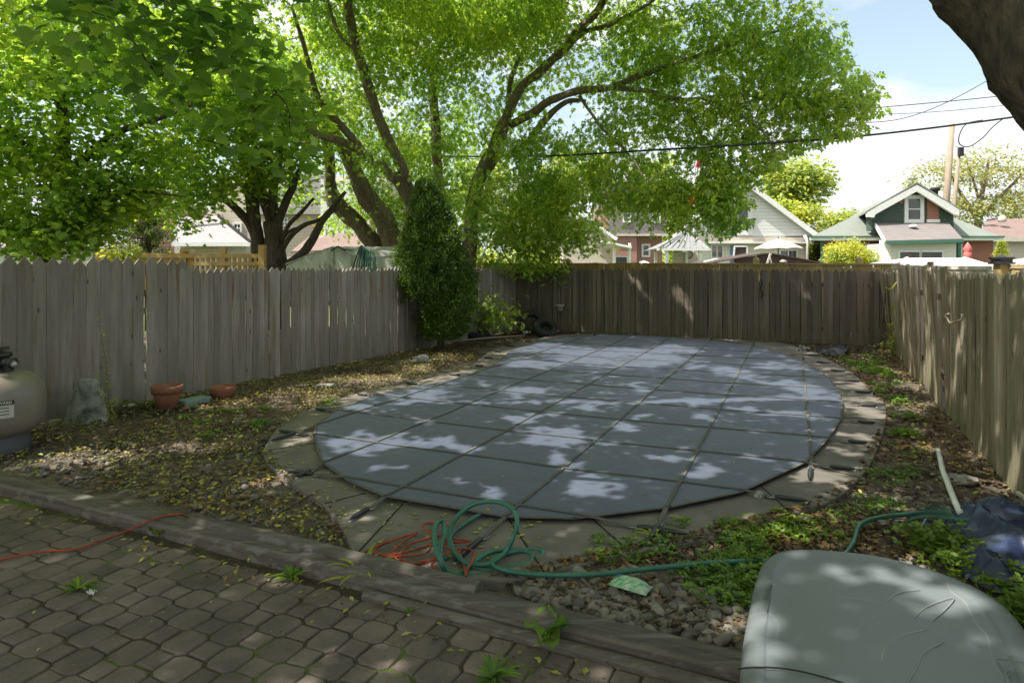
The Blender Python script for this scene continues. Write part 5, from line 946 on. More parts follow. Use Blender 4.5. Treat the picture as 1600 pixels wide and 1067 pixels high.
bush('planter_cedar', 'tiny bright conifer standing behind the black capped post', 1565, 11, [([(1565, 500), (1565, 400), (1565, 378)], [.03, .02, .008])], [(1565, 398, 8, 8, .09, 60), (1565, 388, 5, 9, .05, 40), (1565, 379, 2, 5, .02, 14)], 'leaf_lime', .035, 22, .05, 49, cat='conifer', group='shrubs beyond the back fence')
bush('young_conifer', 'thin spiky tree between the small dark tree and roof', 1332, 48, [([(1332, 420), (1333, 345)], [.08, .03])], [(1333, 345, 7, 12, .5, 12)], 'leaf_far', .25, 10, .4, 50)
# far treeline closing the horizon
rng = np.random.default_rng(77); cs = []
for i in range(150):
    a = math.radians(rng.uniform(-62, 62)); r = rng.uniform(95, 130); hh = rng.uniform(3, 7.0); cs.append(((math.sin(a)*r, math.cos(a)*r, hh*.5), (rng.uniform(4, 8), 4, hh*.55), 26))
C_ = blobs_pts(cs, rng); ci = np.repeat(np.arange(len(C_)), 14); pos = C_[ci]+rng.normal(size=(len(ci), 3))*.8
o = scatter('far_woods', *TPL['quad'], pos, rotmats(len(pos), rng, rng.normal(-.3, .5, len(pos)), None, rng.normal(0, .6, len(pos))), rng.uniform(.8, 1.5, len(pos)), MAT['leaf_far']); tag(o, 'distant band of trees along the horizon', 'woods', kind='stuff')
# ---------------------------------------------------------------- yard objects
def curve_obj(name, pts, r, mat, parent=None, sub=7, n=8):
    m_ = MB(); m_.tube(smooth_path(pts, sub), r, n); return m_.build(name, MAT[mat], parent)
# sand filter tank at left
bt = G(-6, 706, 0); t_ = thing('pool_filter', 'rounded beige sand filter tank with black valve head, beside the tall fence', 'pool filter', bt)
r = .37
MB().lathe([(.26, 0), (.27, .01), (.255, .10), (.235, .17), (.24, .20), (.2, .22)], bt, 28).build('base', MAT['tank_base'], t_)
pr = [(.12, .12)]
for a in np.linspace(-80, 84, 26):
    ra = math.radians(a); sx = math.copysign(abs(math.cos(ra))**.62, 1); sz = math.copysign(abs(math.sin(ra))**.75, math.sin(ra)); pr.append((r*sx, .43+.30*sz))
pr.append((.06, .735)); MB().lathe(pr, bt, 48).build('tank', MAT['tank'], t_)
v = bt+Vector((0, 0, .72)); MB().lathe([(.13, 0), (.13, .03), (.10, .04), (.10, .13), (.12, .14), (.12, .17), (.05, .19)], v, 20).build('valve_head', MAT['black'], t_)
m_ = MB(); m_.tube([v+Vector((.05, -.03, .10)), v+Vector((.20, -.07, .09))], [.04, .036], 12); m_.tube([v+Vector((.18, -.065, .092)), v+Vector((.21, -.072, .09))], .05, 12); m_.build('port', MAT['black'], t_)
m_ = MB(); m_.tube([v+Vector((.20, -.07, .09)), v+Vector((.24, -.08, .07))], [.03, .022], 10); m_.build('drain_plug', MAT['metal'], t_)
m_ = MB(); m_.beam(v+Vector((-.04, 0, .20)), v+Vector((.12, -.02, .22)), .035, .03); m_.build('handle', MAT['black'], t_)
for z in (.075, .12): m_ = MB(); m_.box(v.x+.055, v.y-.105, v.z+z-.02, v.x+.09, v.y-.085, v.z+z+.015); m_.build('gauge', MAT['white'], t_)
def patch(a0, a1, z0, z1, rr, k=14):
    vs = []; fs = []
    for i in range(k+1):
        a = math.radians(a0+(a1-a0)*i/k)
        for z in (z0, z1): vs.append(bt+Vector((math.cos(a)*rr, math.sin(a)*rr, z)))
    for i in range(k): fs.append((2*i, 2*i+2, 2*i+3, 2*i+1))
    return MB().add(vs, fs, True)
patch(-120, -32, .36, .47, r+.004).build('label_plate', MAT['offwhite'], t_); patch(-120, -32, .475, .51, r+.0035).build('name_strip', MAT['black'], t_)
def text(parent, s, size, mw, mat, nm='lettering'):
    cu = bpy.data.curves.new(nm, 'FONT'); cu.body = s; cu.size = size; cu.extrude = .0006; cu.align_x = 'CENTER'; cu.align_y = 'CENTER'
    o = bpy.data.objects.new(nm+'_src', cu); COL.objects.link(o); bpy.context.view_layer.update()
    me = bpy.data.meshes.new_from_object(o.evaluated_get(bpy.context.evaluated_depsgraph_get())); bpy.data.objects.remove(o)
    me.transform(mw); o = bpy.data.objects.new(nm, me); COL.objects.link(o); me.materials.clear(); me.materials.append(MAT[mat]); setpar(o, parent); return o
a = math.radians(-47); pp = bt+Vector((math.cos(a)*(r+.006), math.sin(a)*(r+.006), .492))
text(t_, 'HAYWARD', .032, Matrix.Translation(pp) @ Matrix.Rotation(a+math.pi/2, 4, 'Z') @ Matrix.Rotation(math.pi/2, 4, 'X'), 'white')
a = math.radians(-47); pp = bt+Vector((math.cos(a)*(r+.006), math.sin(a)*(r+.006), .45))
for i in range(3):
    pp2 = pp-Vector((0, 0, .028*i)); m_ = MB(); tn_ = Vector((-math.sin(a), math.cos(a), 0)); m_.beam(pp2-tn_*(.10-.02*i), pp2+tn_*.06, .001, .006); m_.build('print_line', MAT['cable'], t_)
# terracotta pots
def pot(name, label, px, py, prof, n=32, soil=True):
    b = G(px, py); t_ = thing(name, label, 'plant pot', b); m_ = MB(); m_.lathe(prof, b, n); m_.build('pot', MAT['terracotta'], t_)
    if soil: zt = max(z for _, z in prof); rr = min(r for r, z in prof if z > zt*.7); MB().lathe([(.005, zt-.05), (rr, zt-.045)], b, n, True, False).build('potting_soil', MAT['soil'], t_)
pot('flower_pot', 'tall terracotta flower pot with thick rim by the fence', 261, 640, [(.10, 0), (.145, .19), (.145, .20), (.165, .20), (.172, .285), (.155, .285), (.145, .23), (.13, .20)])
pot('bowl_planter', 'low round terracotta bowl right of the green slab', 348, 622, [(.09, 0), (.13, .05), (.155, .11), (.16, .155), (.145, .155), (.13, .10)])
b = G(287, 640); s_ = MB(); s_.tube([b+Vector((0, -.05, .02)), b+Vector((.06, -.05, .03)), b+Vector((.10, -.03, .015))], [.012, .035, .01], 6); tag(s_.build('pot_shard', MAT['terracotta']), 'broken orange clay shard lying before the tall pot', 'pot shard')
b = G(303, 633); t_ = thing('plastic_box', 'flat pale green plastic box between the two terracotta pots', 'box', b)
MAT['mint'] = M('mint_plastic', (.24, .33, .27), (.19, .27, .22), rough=.6, bump=.05)
def obox(c, d, w, l, z0, z1):
    r_ = Vector((d.y, -d.x, 0)); c = Vector((c.x, c.y, 0)); q = [c-d*l/2-r_*w/2, c-d*l/2+r_*w/2, c+d*l/2+r_*w/2, c+d*l/2-r_*w/2]
    return MB().hexa([(p.x, p.y, z0) for p in q]+[(p.x, p.y, z1) for p in q])
obox(b, ld, .17, .33, .0, .06).build('tray', MAT['mint'], t_, .006); obox(b, ld, .19, .35, .06, .085).build('lid', MAT['mint'], t_, .006)
# pale cone shaped stone lump
b = G(137, 658); bm = bmesh.new(); bmesh.ops.create_icosphere(bm, subdivisions=5, radius=1)
for v_ in bm.verts:
    p = v_.co.copy(); zz = (p.z+1)/2; rr = .225-.10*zz; q = mnoise.noise(p*2.2)*.025+mnoise.noise(p*7)*.01
    v_.co = Vector((b.x+p.x*(rr+q), b.y+p.y*(rr+q), zz*.50+q*.4-.03)); rx_ = max(1e-4, math.hypot(p.x, p.y)); pf = (.235*(1-zz*.62)+q)*min(1, rx_*2.4); v_.co.x = b.x+p.x/rx_*pf; v_.co.y = b.y+p.y/rx_*pf*.8
me = bpy.data.meshes.new('garden_stone'); bm.to_mesh(me); bm.free(); [setattr(p, 'use_smooth', True) for p in me.polygons]
o = bpy.data.objects.new('garden_stone', me); COL.objects.link(o); me.materials.append(MAT['rock']); tag(o, 'pale mottled cone shaped stone lump leaning at the fence foot', 'stone')
def rock(label, px, py, s, sd, z=.0, mat='rock', name='rock', group=None, cat='rock'):
    b = G(px, py); bm = bmesh.new(); bmesh.ops.create_icosphere(bm, subdivisions=4, radius=1)
    for v_ in bm.verts:
        p = v_.co.copy(); q = 1+mnoise.noise(p*1.4+Vector((sd, 0, 0)))*.35+mnoise.noise(p*4+Vector((sd, 0, 0)))*.1
        v_.co = Vector((b.x+p.x*s[0]*q, b.y+p.y*s[1]*q, z+max(-.02, p.z*s[2]*q+s[2]*.6)))
    me = bpy.data.meshes.new(name); bm.to_mesh(me); bm.free(); [setattr(p, 'use_smooth', True) for p in me.polygons]
    o = bpy.data.objects.new(name, me); COL.objects.link(o); me.materials.append(MAT[mat]); return tag(o, label, cat, group)
rock('grey angular rock at the foot of the conifer', 658, 566, (.16, .12, .08), 3)
rock('flat pale flagstone in the leaf litter against the left fence', 508, 604, (.16, .11, .025), 5)
rock('small brown round stone on the deck by the long spring', 1187, 788, (.035, .03, .03), 8, .045)
rock('pale flat stone near the right fence foot in dead leaves', 1500, 752, (.14, .11, .03), 11)
rock('pale slab half buried in the weeds before the blue tarp', 1395, 822, (.22, .07, .02), 14)
rock('large pale pebble at the edge of the round stones', 1136, 908, (.05, .045, .04), 17)
# thin leaning sapling by the fence (left)
def sprig(name, label, px, py, pts, nl, ls, mat, cat='plant', spread=.03, tpl='quad', r=.004, droop=0, group=None, stems=None, seed=3):
    rg = np.random.default_rng(seed); b = G(px, py); t_ = thing(name, label, cat, b, group); m_ = MB(); LP = []
    for pt in ([pts] if stems is None else stems):
        sp = smooth_path([b+Vector(q) for q in pt], 6); m_.tube(sp, list(np.linspace(r, r*.3, len(sp))), 5)
        for i in range(nl): f = rg.uniform(.2, 1)*(len(sp)-1); p = sp[int(f)]; LP.append((p.x+rg.normal(0, spread), p.y+rg.normal(0, spread), p.z+rg.normal(0, spread*.6)))
    m_.build('stem', MAT['bark'] if mat != 'leaf_weed' else MAT['leaf_weed'], t_); LP = np.array(LP)
    scatter('foliage', *TPL[tpl], LP, rotmats(len(LP), rg, rg.normal(droop, .5, len(LP))), ls*rg.uniform(.6, 1.3, len(LP)), MAT[mat], t_); return t_
sprig('sapling', 'thin upright sapling with tiny leaves beside the pale stone lump', 172, 664, None, 95, .032, 'leaf_lime', 'sapling', .016, stems=[[(0, 0, 0), (-.02, 0, .4), (-.06, 0, .75), (-.13, .0, 1.17)], [(0, 0, 0), (-.05, 0, .25), (-.16, 0, .58)], [(.02, 0, 0), (.03, .02, .3)]])
sprig('wild_plant', 'low round leaved weeds at the fence foot beside the tall pot', 205, 640, None, 16, .07, 'leaf_weed', 'plant', .05, stems=[[(0, 0, 0), (.02, 0, .12)], [(.1, .05, 0), (.13, .05, .12)], [(-.1, -.03, 0), (-.1, 0, .1)], [(.18, .1, 0), (.2, .1, .1)]], seed=8)
# conifer base: seedling stems, tyres, scraps
def torus_tyre(label, c, axis, R, r_, flat=1.0, group='old tyres by the fence corner'):
    ax = Vector(axis).normalized(); e1 = ax.orthogonal().normalized(); e2 = ax.cross(e1); m_ = MB(); vs = []; n1, n2 = 40, 14
    prof = []
    for k in range(n2):
        a = 2*math.pi*k/n2; x = math.copysign(abs(math.cos(a))**.6, math.cos(a))*r_; y = math.copysign(abs(math.sin(a))**.6, math.sin(a))*r_*1.25; prof.append((x, y))
    for i in range(n1):
        a = 2*math.pi*i/n1; d = e1*math.cos(a)+e2*math.sin(a)
        for k, (x, y) in enumerate(prof): tr = -.006 if (x > r_*.7 and i % 2) else 0; vs.append(Vector(c)+d*(R+x+tr)+ax*y)
    m_.add(vs, [(i*n2+k, ((i+1) % n1)*n2+k, ((i+1) % n1)*n2+(k+1) % n2, i*n2+(k+1) % n2) for i in range(n1) for k in range(n2)], True)
    return tag(m_.build('tyre', MAT['rubber']), label, 'tyre', group)
c = G(832, 524, 0); torus_tyre('old black tyre standing behind, leaning on the corner pickets', c+Vector((0, .25, .31)), (.2, -1, .35), .23, .085)
c = G(852, 526, 0); torus_tyre('old black tyre leaning in front of the other one below the hanging pot', c+Vector((0, -.02, .20)), (.25, -.75, .85), .225, .08)
c = G(745, 531, 0); torus_tyre('black tyre lying flat right of the conifer', c+Vector((0, .2, .09)), (.05, -.05, 1), .24, .08)
m_ = MB(); m_.tube([G(700, 534, .2), G(760, 528, .24), G(820, 524, .2)], .012, 6); tag(m_.build('thin_stick', MAT['pole']), 'thin pale stick lying across the flat black tyre', 'stick')
def scrap(label, px, py, s, sd, mat='white', name='plastic_scrap', cat='scrap', z=.02, hh=.5):
    rg = np.random.default_rng(sd); b = G(px, py, z); k = 9; vs = []; q = rg.normal(size=(k, k))
    for i in range(k):
        for j in range(k): vs.append((b.x+(i/(k-1)-.5)*s+rg.normal(0, s*.05), b.y+(j/(k-1)-.5)*s*.8+rg.normal(0, s*.05), z+abs(q[i, j])*s*hh*.5+s*.12*math.sin(i*1.3+j)+s*.12))
    m_ = MB(); m_.add(vs, [(i*k+j, i*k+j+1, (i+1)*k+j+1, (i+1)*k+j) for i in range(k-1) for j in range(k-1)], True); o = m_.build(name, MAT[mat]); o.modifiers.new('s', 'SOLIDIFY').thickness = .003; return tag(o, label, cat)
scrap('crumpled white plastic scrap left of the leaning tyres', 823, 522, .20, 1); scrap('small white scrap right of the front tyre', 869, 519, .12, 2, name='paper_scrap')
scrap('faded orange rag on the ground between the tyres', 803, 523, .16, 4, 'terracotta', 'rag')
scrap('tiny white crumpled paper beside the dandelion on the pavers', 143, 928, .035, 5, 'white', 'paper_scrap', z=PZ)
# hanging planter on back fence
hp = P(875, 478, CB.y-.62); hp.y = CB.lerp(BR, .12).y-.22; hp = P(875, 486, hp.y); t_ = thing('hanging_planter', 'white hanging plant pot on wires against the dark fence', 'hanging pot', hp)
MB().lathe([(.07, 0), (.105, .14), (.125, .14), (.125, .165), (.105, .165), (.09, .09)], hp, 20).build('pot', MAT['offwhite'], t_)
tp = hp+Vector((0, .12, .62)); m_ = MB()
for a in (.3, 2.4, 4.5): m_.tube([hp+Vector((math.cos(a)*.115, math.sin(a)*.115, .16)), tp], .004, 4)
m_.tube([tp, tp+Vector((0, .03, .05)), tp+Vector((0, .09, .03))], .006, 5); m_.build('hanger', MAT['offwhite'], t_)
# wire hook on back fence, hook rail on right fence
hk = P(1184, 450, 14.5); d_, n_ = bd, Vector((bd.y, -bd.x, 0)); f_ = (hk.x-CB.x)/(BR.x-CB.x); q = CB.lerp(BR, f_)+n_*.05
m_ = MB(); m_.tube(smooth_path([q+Vector((0, 0, 1.42)), q+Vector((.02, -.02, 1.32)), q+Vector((-.02, -.02, 1.2)), q+Vector((.03, -.02, 1.12)), q+Vector((0, -.02, 1.0))], 4), .014, 5); tag(m_.build('rusty_bracket', MAT['rubber']), 'dark twisted iron bracket fixed on the back pickets', 'bracket')
pts = [(1483, 490), (1477, 492), (1484, 505), (1503, 499), (1503, 490)]
Yh = 6.35; m_ = MB(); m_.tube([P(x, y, Yh-(x-1480)*.010) for x, y in pts], .008, 6); tag(m_.build('wire_hook', MAT['pole']), 'bent pale wire hook sticking out of the leaning right pickets', 'hook')
# leaning sticks and vine in the back right corner
t_ = thing('climbing_vine', 'yellowing vine twisting up the pickets in the right corner', 'vine', G(1392, 560)); cv_ = []
for i in range(26): cv_.append(P(1394+9*math.sin(i*1.1)+i*.5, 562-i*5.2, 11.9-.1*math.cos(i*1.1)))
m_ = MB(); m_.tube(smooth_path(cv_, 3), .014, 5); m_.tube(smooth_path([P(1388, 565, 11.9), P(1400, 520, 11.8), P(1396, 480, 11.8), P(1404, 440, 11.8)], 4), .012, 5)
m_.tube(smooth_path([P(1384, 449, 11.7), P(1392, 452, 11.6), P(1402, 440, 11.6), P(1410, 436, 11.6)], 4), .012, 5)
m_.build('stem', MAT['leaf_lime'], t_); rg = np.random.default_rng(6); LP = np.array([tuple(cv_[i % 9]) for i in range(150)])+rg.normal(size=(150, 3))*np.array([.12, .10, .09])
scatter('foliage', *TPL['quad'], LP, rotmats(150, rg, rg.normal(-.2, .5, 150)), rg.uniform(.05, .1, 150), MAT['leaf_lime'], t_)
for i, (a, b_) in enumerate((((1366, 535), (1391, 425)), ((1374, 540), (1386, 445)))):
    lab = ('loose grey picket leaning in the back right corner', 'short loose stake leaning in the back right corner')[i]
    m_ = MB(); m_.beam(G(*a)+Vector((0, 0, 0)), P(b_[0], b_[1], 12.6), .07, .02, Vector((.3, -1, 0))); tag(m_.build('loose_board', MAT['fence_green']), lab, 'board')
# black plastic sheet by the back corner
def crumple(name, label, cat, outline, hfun, mat, res=.05, th=.004, seed=2, amp=.05, fr=3.0):
    xs = [p[0] for p in outline]; ys = [p[1] for p in outline]; nx = int((max(xs)-min(xs))/res)+2; ny = int((max(ys)-min(ys))/res)+2
    gx, gy = np.meshgrid(np.linspace(min(xs), max(xs), nx), np.linspace(min(ys), max(ys), ny)); ins = inpoly(gx, gy, outline); Vv = []; 
    for x, y in zip(gx.ravel(), gy.ravel()):
        q = Vector((x*fr, y*fr, seed)); w_ = Vector((mnoise.noise(q*.8), mnoise.noise(q*.8+Vector((3, 3, 3))), 0))*.9; rd_ = max(0, 1-abs(mnoise.noise(Vector((q.x*1.5, q.y*.55, q.z))+w_))*3.2); rd2 = max(0, 1-abs(mnoise.noise(Vector((q.x*1.1-q.y*1.2, q.x*.9+q.y*2.2, 4))+w_*2))*3.4)
        Vv.append((x+mnoise.noise(q*1.5)*.05, y+mnoise.noise(q*1.5+Vector((7, 0, 0)))*.05, max(.025, hfun(x, y)+amp*(rd_**1.3*.85+rd2**1.3*.4)-amp*.35)))
    idx = np.arange(nx*ny).reshape(ny, nx); fs = [(int(idx[j, i]), int(idx[j, i+1]), int(idx[j+1, i+1]), int(idx[j+1, i])) for j in range(ny-1) for i in range(nx-1) if ins[j, i] and ins[j+1, i+1] and ins[j+1, i] and ins[j, i+1]]
    m_ = MB(); m_.add(Vv, fs, True); o = m_.build(name, MAT[mat]); bm = bmesh.new(); bm.from_mesh(o.data); bmesh.ops.delete(bm, geom=[v for v in bm.verts if not v.link_faces], context='VERTS'); bm.to_mesh(o.data); bm.free()
    o.modifiers.new('s', 'SOLIDIFY').thickness = th; return tag(o, label, cat)
MAT['binbag'] = M('black_film', (.022, .023, .026), (.04, .04, .045), rough=.35, bump=.1, spec=.6)
ob = g2([(1262, 552), (1290, 545), (1318, 546), (1331, 552), (1322, 559), (1290, 558)]); cb_ = Vector((sum(p[0] for p in ob)/6, sum(p[1] for p in ob)/6, 0))
crumple('plastic_bag', 'black crumpled plastic bag lying beside the deck in the far right corner', 'bag', ob, lambda x, y: .12*math.exp(-((x-cb_.x-.15)**2+(y-cb_.y)**2)/.12), 'binbag', .045, seed=5, amp=.08, fr=5)
ob = g2([(1225, 548), (1262, 545), (1270, 551), (1240, 554)]); crumple('gravel_sack', 'grey flattened sack scraps next to the black bag', 'sack', ob, lambda x, y: .05, 'rock', .05, seed=9, amp=.07, fr=5)
# blue tarp
MAT['tarp'] = M('blue_tarp', (.022, .035, .095), (.035, .048, .09), scale=3, rough=.42, bump=.2, bscale=26, spec=.4, c3=(.09, .11, .14), s3=5, t3=(.58, .72))
ob = [(p.x, p.y) for p in smooth_path([(x, y, 0) for x, y in g2([(1478, 795), (1500, 783), (1545, 777), (1600, 790), (1680, 800), (1700, 850), (1640, 905), (1560, 905), (1510, 880), (1488, 840)], .1)], 4, True)]
tcx, tcy = sum(p[0] for p in ob)/len(ob), sum(p[1] for p in ob)/len(ob)
def th_(x, y):
    e = min(math.hypot(x-p[0], y-p[1]) for p in ob); return .20*min(1, e/.28)**.6
crumple('blue_tarp', 'crumpled dark blue tarpaulin heaped on the weeds near the right fence', 'tarpaulin', ob, th_, 'tarp', .013, .003, 3, .075, 2.1)
# white poles
m_ = MB(); m_.tube([G(1466, 703, .05), G(1473, 735, .05), G(1492, 783, .07), G(1500, 800, .1)], .020, 12); tag(m_.build('white_pipe', MAT['white']), 'long slightly bent white pipe lying on mulch and running under the tarp', 'pipe')
m_ = MB(); m_.tube([G(1590, 770, .1), G(1680, 830, .02)], .018, 10); tag(m_.build('white_pipe', MAT['offwhite']), 'short white pipe end at the right fence foot behind the tarp', 'pipe')
# leaf rake
t_ = thing('leaf_rake', 'green fan rake with many thin tines half under the blue tarp', 'rake', G(1470, 800)); hd = G(1495, 812, .10); m_ = MB()
for i in range(13):
    a = 0; e = G(1408+i*4.6, 818-i*2.8, .05); m_.tube(smooth_path([hd, hd.lerp(e, .6)+Vector((0, 0, .03)), e, e-Vector((0, 0, .03))], 3), .0022, 4)
m_.build('tines', MAT['hose'], t_); m_ = MB(); m_.beam(G(1450, 805, .095), G(1440, 822, .095), .012, .006); m_.tube([hd-Vector((.02, 0, 0)), hd+Vector((.5, -.05, .03))], .014, 8); m_.build('handle', MAT['hose'], t_)
# garden hose: one long piece, coil on deck and run to the tarp
def HP(px, py, z=.065): return G(px, py, z)
hose = [HP(757, 800, .07), HP(735, 812, .07), HP(708, 832, .07), HP(703, 850, .1), HP(712, 868), HP(735, 880, .07), HP(765, 880, .08), HP(790, 862, .12), HP(802, 838, .20), HP(808, 812, .26), HP(795, 790, .30), HP(765, 783, .30), HP(735, 790, .26), HP(712, 810, .20), HP(702, 832, .15), HP(708, 858, .10), HP(722, 875, .08), HP(750, 888, .05), HP(790, 890, .04), HP(825, 880, .04), HP(830, 865, .05), HP(800, 858, .07), HP(760, 865, .09), HP(720, 895, .05), HP(700, 898, .05), HP(690, 880, .12), HP(680, 850, .18), HP(680, 822, .22), HP(690, 813, .22), HP(695, 830, .18), HP(688, 862, .12), HP(700, 893, .06), HP(745, 900, .04), HP(800, 885, .04), HP(840, 872, .04), HP(848, 862, .05), HP(830, 858, .05), HP(780, 868, .07), HP(770, 882, .08), HP(800, 893, .075), HP(860, 898, .07), HP(930, 897, .07), HP(1000, 890, .07), HP(1080, 882, .07), HP(1170, 876, .07), HP(1250, 880, .05), HP(1310, 872, .05), HP(1333, 848, .05), HP(1342, 822, .07), HP(1362, 811, .09), HP(1400, 805, .08), HP(1460, 800, .06), HP(1500, 800, .05)]
hs_ = tag(curve_obj('garden_hose', hose, .0135, 'hose', None, 7, 9), 'green garden hose coiled on the deck edge and trailing right to the tarp', 'hose')
MAT['brass'] = M('brass', (.45, .33, .12), rough=.4, metal=.8, bump=0)
d_ = (hose[0]-hose[1]).normalized(); m_ = MB(); m_.tube([hose[0], hose[0]+d_*.018, hose[0]+d_*.02, hose[0]+d_*.045], [.016, .016, .019, .019], 10); m_.build('coupling', MAT['brass'], hs_)
tag(curve_obj('hose_offcut', [HP(652, 886, .02), HP(672, 876, .05), HP(700, 872, .06)], .0135, 'hose', None, 6, 8), 'short green hose end poking out behind the timber', 'hose')
# orange cord heap
rg = random.Random(5); cp = []
base = [(570, 862), (600, 848), (640, 835), (596, 850), (578, 862), (610, 866), (650, 858), (672, 850), (668, 862), (640, 868), (600, 868), (590, 856), (620, 842), (652, 832), (630, 846), (612, 866), (640, 880), (665, 876), (690, 868), (715, 858), (735, 858), (740, 872), (730, 890), (728, 900), (724, 880), (715, 862), (690, 850), (735, 845), (690, 840), (672, 832), (660, 822), (672, 816), (700, 820), (700, 832), (672, 840), (640, 850), (625, 870), (655, 882), (690, 868), (675, 882), (688, 895), (700, 905)]
for i, (x, y) in enumerate(base): cp.append(HP(x, y, .062+.035*abs(math.sin(i*1.7))+.01*(i/len(base))))
tag(curve_obj('extension_cord', cp, .0058, 'cord', None, 7, 7), 'tangled orange extension cord heaped on the deck beside the green hose', 'cord')
cp = [HP(-40, 882, PZ+.006), HP(0, 874, PZ+.006), HP(60, 862, PZ+.008), HP(120, 857, PZ+.006), HP(170, 840, PZ+.006), HP(205, 826, .06), HP(220, 820, .105), HP(232, 814, .125), G(255, 806, .126), G(278, 803, .124), G(290, 806, .08), G(302, 812, .03)]
tag(curve_obj('extension_cord', cp, .006, 'cord', None, 7, 8), 'single orange cord running over the pavers and across the long timber', 'cord')
# packet
pkt = G(985, 915, .05); t_ = thing('snack_packet', 'green and white plastic packet with blue patch on the pebbles', 'packet', pkt); m_ = MB(); vs = []; d_ = (G(1015, 922)-G(955, 905)).normalized(); s_ = Vector((-d_.y, d_.x, 0))
MAT['pkt'] = M('green_packet', (.06, .33, .10), (.5, .55, .48), scale=26, rough=.35, bump=.1, stretch=(1, 3, 1)); MAT['pblue'] = M('blue_print', (.10, .14, .42), rough=.35, bump=0)
k1, k2 = 14, 8
for i in range(k1+1):
    for j in range(k2+1): u, w = i/k1-.5, j/k2-.5; vs.append(pkt+d_*(u*.20)+s_*(w*.10)+Vector((0, 0, .045*(1-(2*u)**4)*(1-(2*w)**2)+.008*mnoise.noise(Vector((u*14, w*14, 1))))))
m_.add(vs, [(i*(k2+1)+j, (i+1)*(k2+1)+j, (i+1)*(k2+1)+j+1, i*(k2+1)+j+1) for i in range(k1) for j in range(k2)], True); o = m_.build('wrapper', MAT['pkt'], t_)
m_ = MB(); m_.add([v+Vector((0, 0, .003)) for v in [vs[(i)*(k2+1)+j] for i in (1, 2, 3, 4) for j in (3, 4, 5)]], [(i*3+j, (i+1)*3+j, (i+1)*3+j+1, i*3+j+1) for i in range(3) for j in range(2)]); m_.build('print_patch', MAT['pblue'], t_)
# hoses slung over the left fence in front of the shed
t_ = thing('hose_bundle', 'bundle of dark green and black hoses hung over the picket tops before the shed', 'hose bundle', P(568, 420, 11.6)); Yv = 11.65
for i, (x, mt) in enumerate(((557, 'black'), (562, 'hose'), (566, 'black'), (570, 'hose'), (574, 'hose'), (578, 'hose'), (572, 'mint'), (581, 'hose'))):
    m_ = MB(); xx = x; m_.tube(smooth_path([P(xx-8+i, 424, Yv+.12), P(562+i*1.2, 388+i*.6, Yv+.1), P(566+i*1.6, 386+i*.8, Yv+.05), P(563+i*3.2, 400, Yv+.05), P(560+i*3.6, 422, Yv+.06)], 5), .014, 6); m_.build('hose', MAT[mt], t_)
# ---------------------------------------------------------------- big green plastic lid at lower right
m, t, N, L = newmat('sage_plastic'); vec = mapped(t); c = mixc(t, (.165, .185, .192), (.13, .148, .158), noise_(t, vec, 2.2, 6, .65))
sc1 = ramp_(t, noise_(t, mapped(t, (2.2, .9, 1), (0, 0, .7)), 1.3, 2, .5), [(.4945, 0.0), (.4993, .32), (.5007, .32), (.5055, 0.0)]); gate = ramp_(t, noise_(t, vec, 1.7, 2, .5), [(.48, 0.0), (.58, 1.0)])
c = mixc(t, c, (.42, .44, .42), math_(t, 'MULTIPLY', sc1, gate)); b_ = N('ShaderNodeBsdfPrincipled'); L(c, b_.inputs[0]); b_.inputs['Roughness'].default_value = .5
bp = N('ShaderNodeBump'); bp.inputs['Strength'].default_value = .12; bp.inputs['Distance'].default_value = .002; L(noise_(t, vec, 220, 2, .5), bp.inputs['Height']); L(bp.outputs[0], b_.inputs['Normal']); ou = N('ShaderNodeOutputMaterial'); L(b_.outputs[0], ou.inputs[0]); MAT['sage'] = m
zt = .62
opx = [(1155, 1067), (1158, 1010), (1166, 960), (1178, 905), (1192, 872), (1216, 857), (1250, 853), (1300, 855), (1370, 863), (1440, 880), (1510, 905), (1560, 932), (1598, 968), (1640, 1040), (1700, 1200), (1500, 1300), (1200, 1300), (1150, 1180)]
ol = smooth_path([G(x, y, zt) for x, y in opx], 5, True); cc_ = Vector((sum(p.x for p in ol)/len(ol), sum(p.y for p in ol)/len(ol), 0)); n_ = len(ol)
t_ = thing('storage_box', 'big sage green plastic box with rounded lid and pale scratches, lower right', 'storage box', (cc_.x, cc_.y, 0))
def ring(sc, z, off=0):
    out = []
    for p in ol: d = Vector((p.x-cc_.x, p.y-cc_.y, 0)); l_ = d.length; d = d*(1-sc/l_); out.append((cc_.x+d.x, cc_.y+d.y, z(p) if callable(z) else z))
    return out
dome = lambda s: (lambda p: zt+.0+s)
def ringf(f, z): return [(cc_.x+(p.x-cc_.x)*f, cc_.y+(p.y-cc_.y)*f, z) for p in ol]
rings = [ring(.006, .42), ring(.004, .55), ring(0, .585), ring(.004, .602), ring(.014, .613), ring(.03, .619), ring(.06, .622), ringf(.82, .623), ringf(.808, .619), ringf(.79, .6175), ringf(.6, .619), ringf(.4, .622), ringf(.2, .624), ringf(.03, .6245)]
m_ = MB(); vs = [v for r_ in rings for v in r_]; m_.add(vs, [(i*n_+k, i*n_+(k+1) % n_, (i+1)*n_+(k+1) % n_, (i+1)*n_+k) for i in range(len(rings)-1) for k in range(n_)]+[tuple((len(rings)-1)*n_+k for k in range(n_))], True); m_.build('lid', MAT['sage'], t_)
rings = [ring(.05, -.01), ring(.035, .15), ring(.022, .40), ring(.018, .43)]
m_ = MB(); vs = [v for r_ in rings for v in r_]; m_.add(vs, [(i*n_+k, i*n_+(k+1) % n_, (i+1)*n_+(k+1) % n_, (i+1)*n_+k) for i in range(len(rings)-1) for k in range(n_)], True); m_.build('body', MAT['sage'], t_)
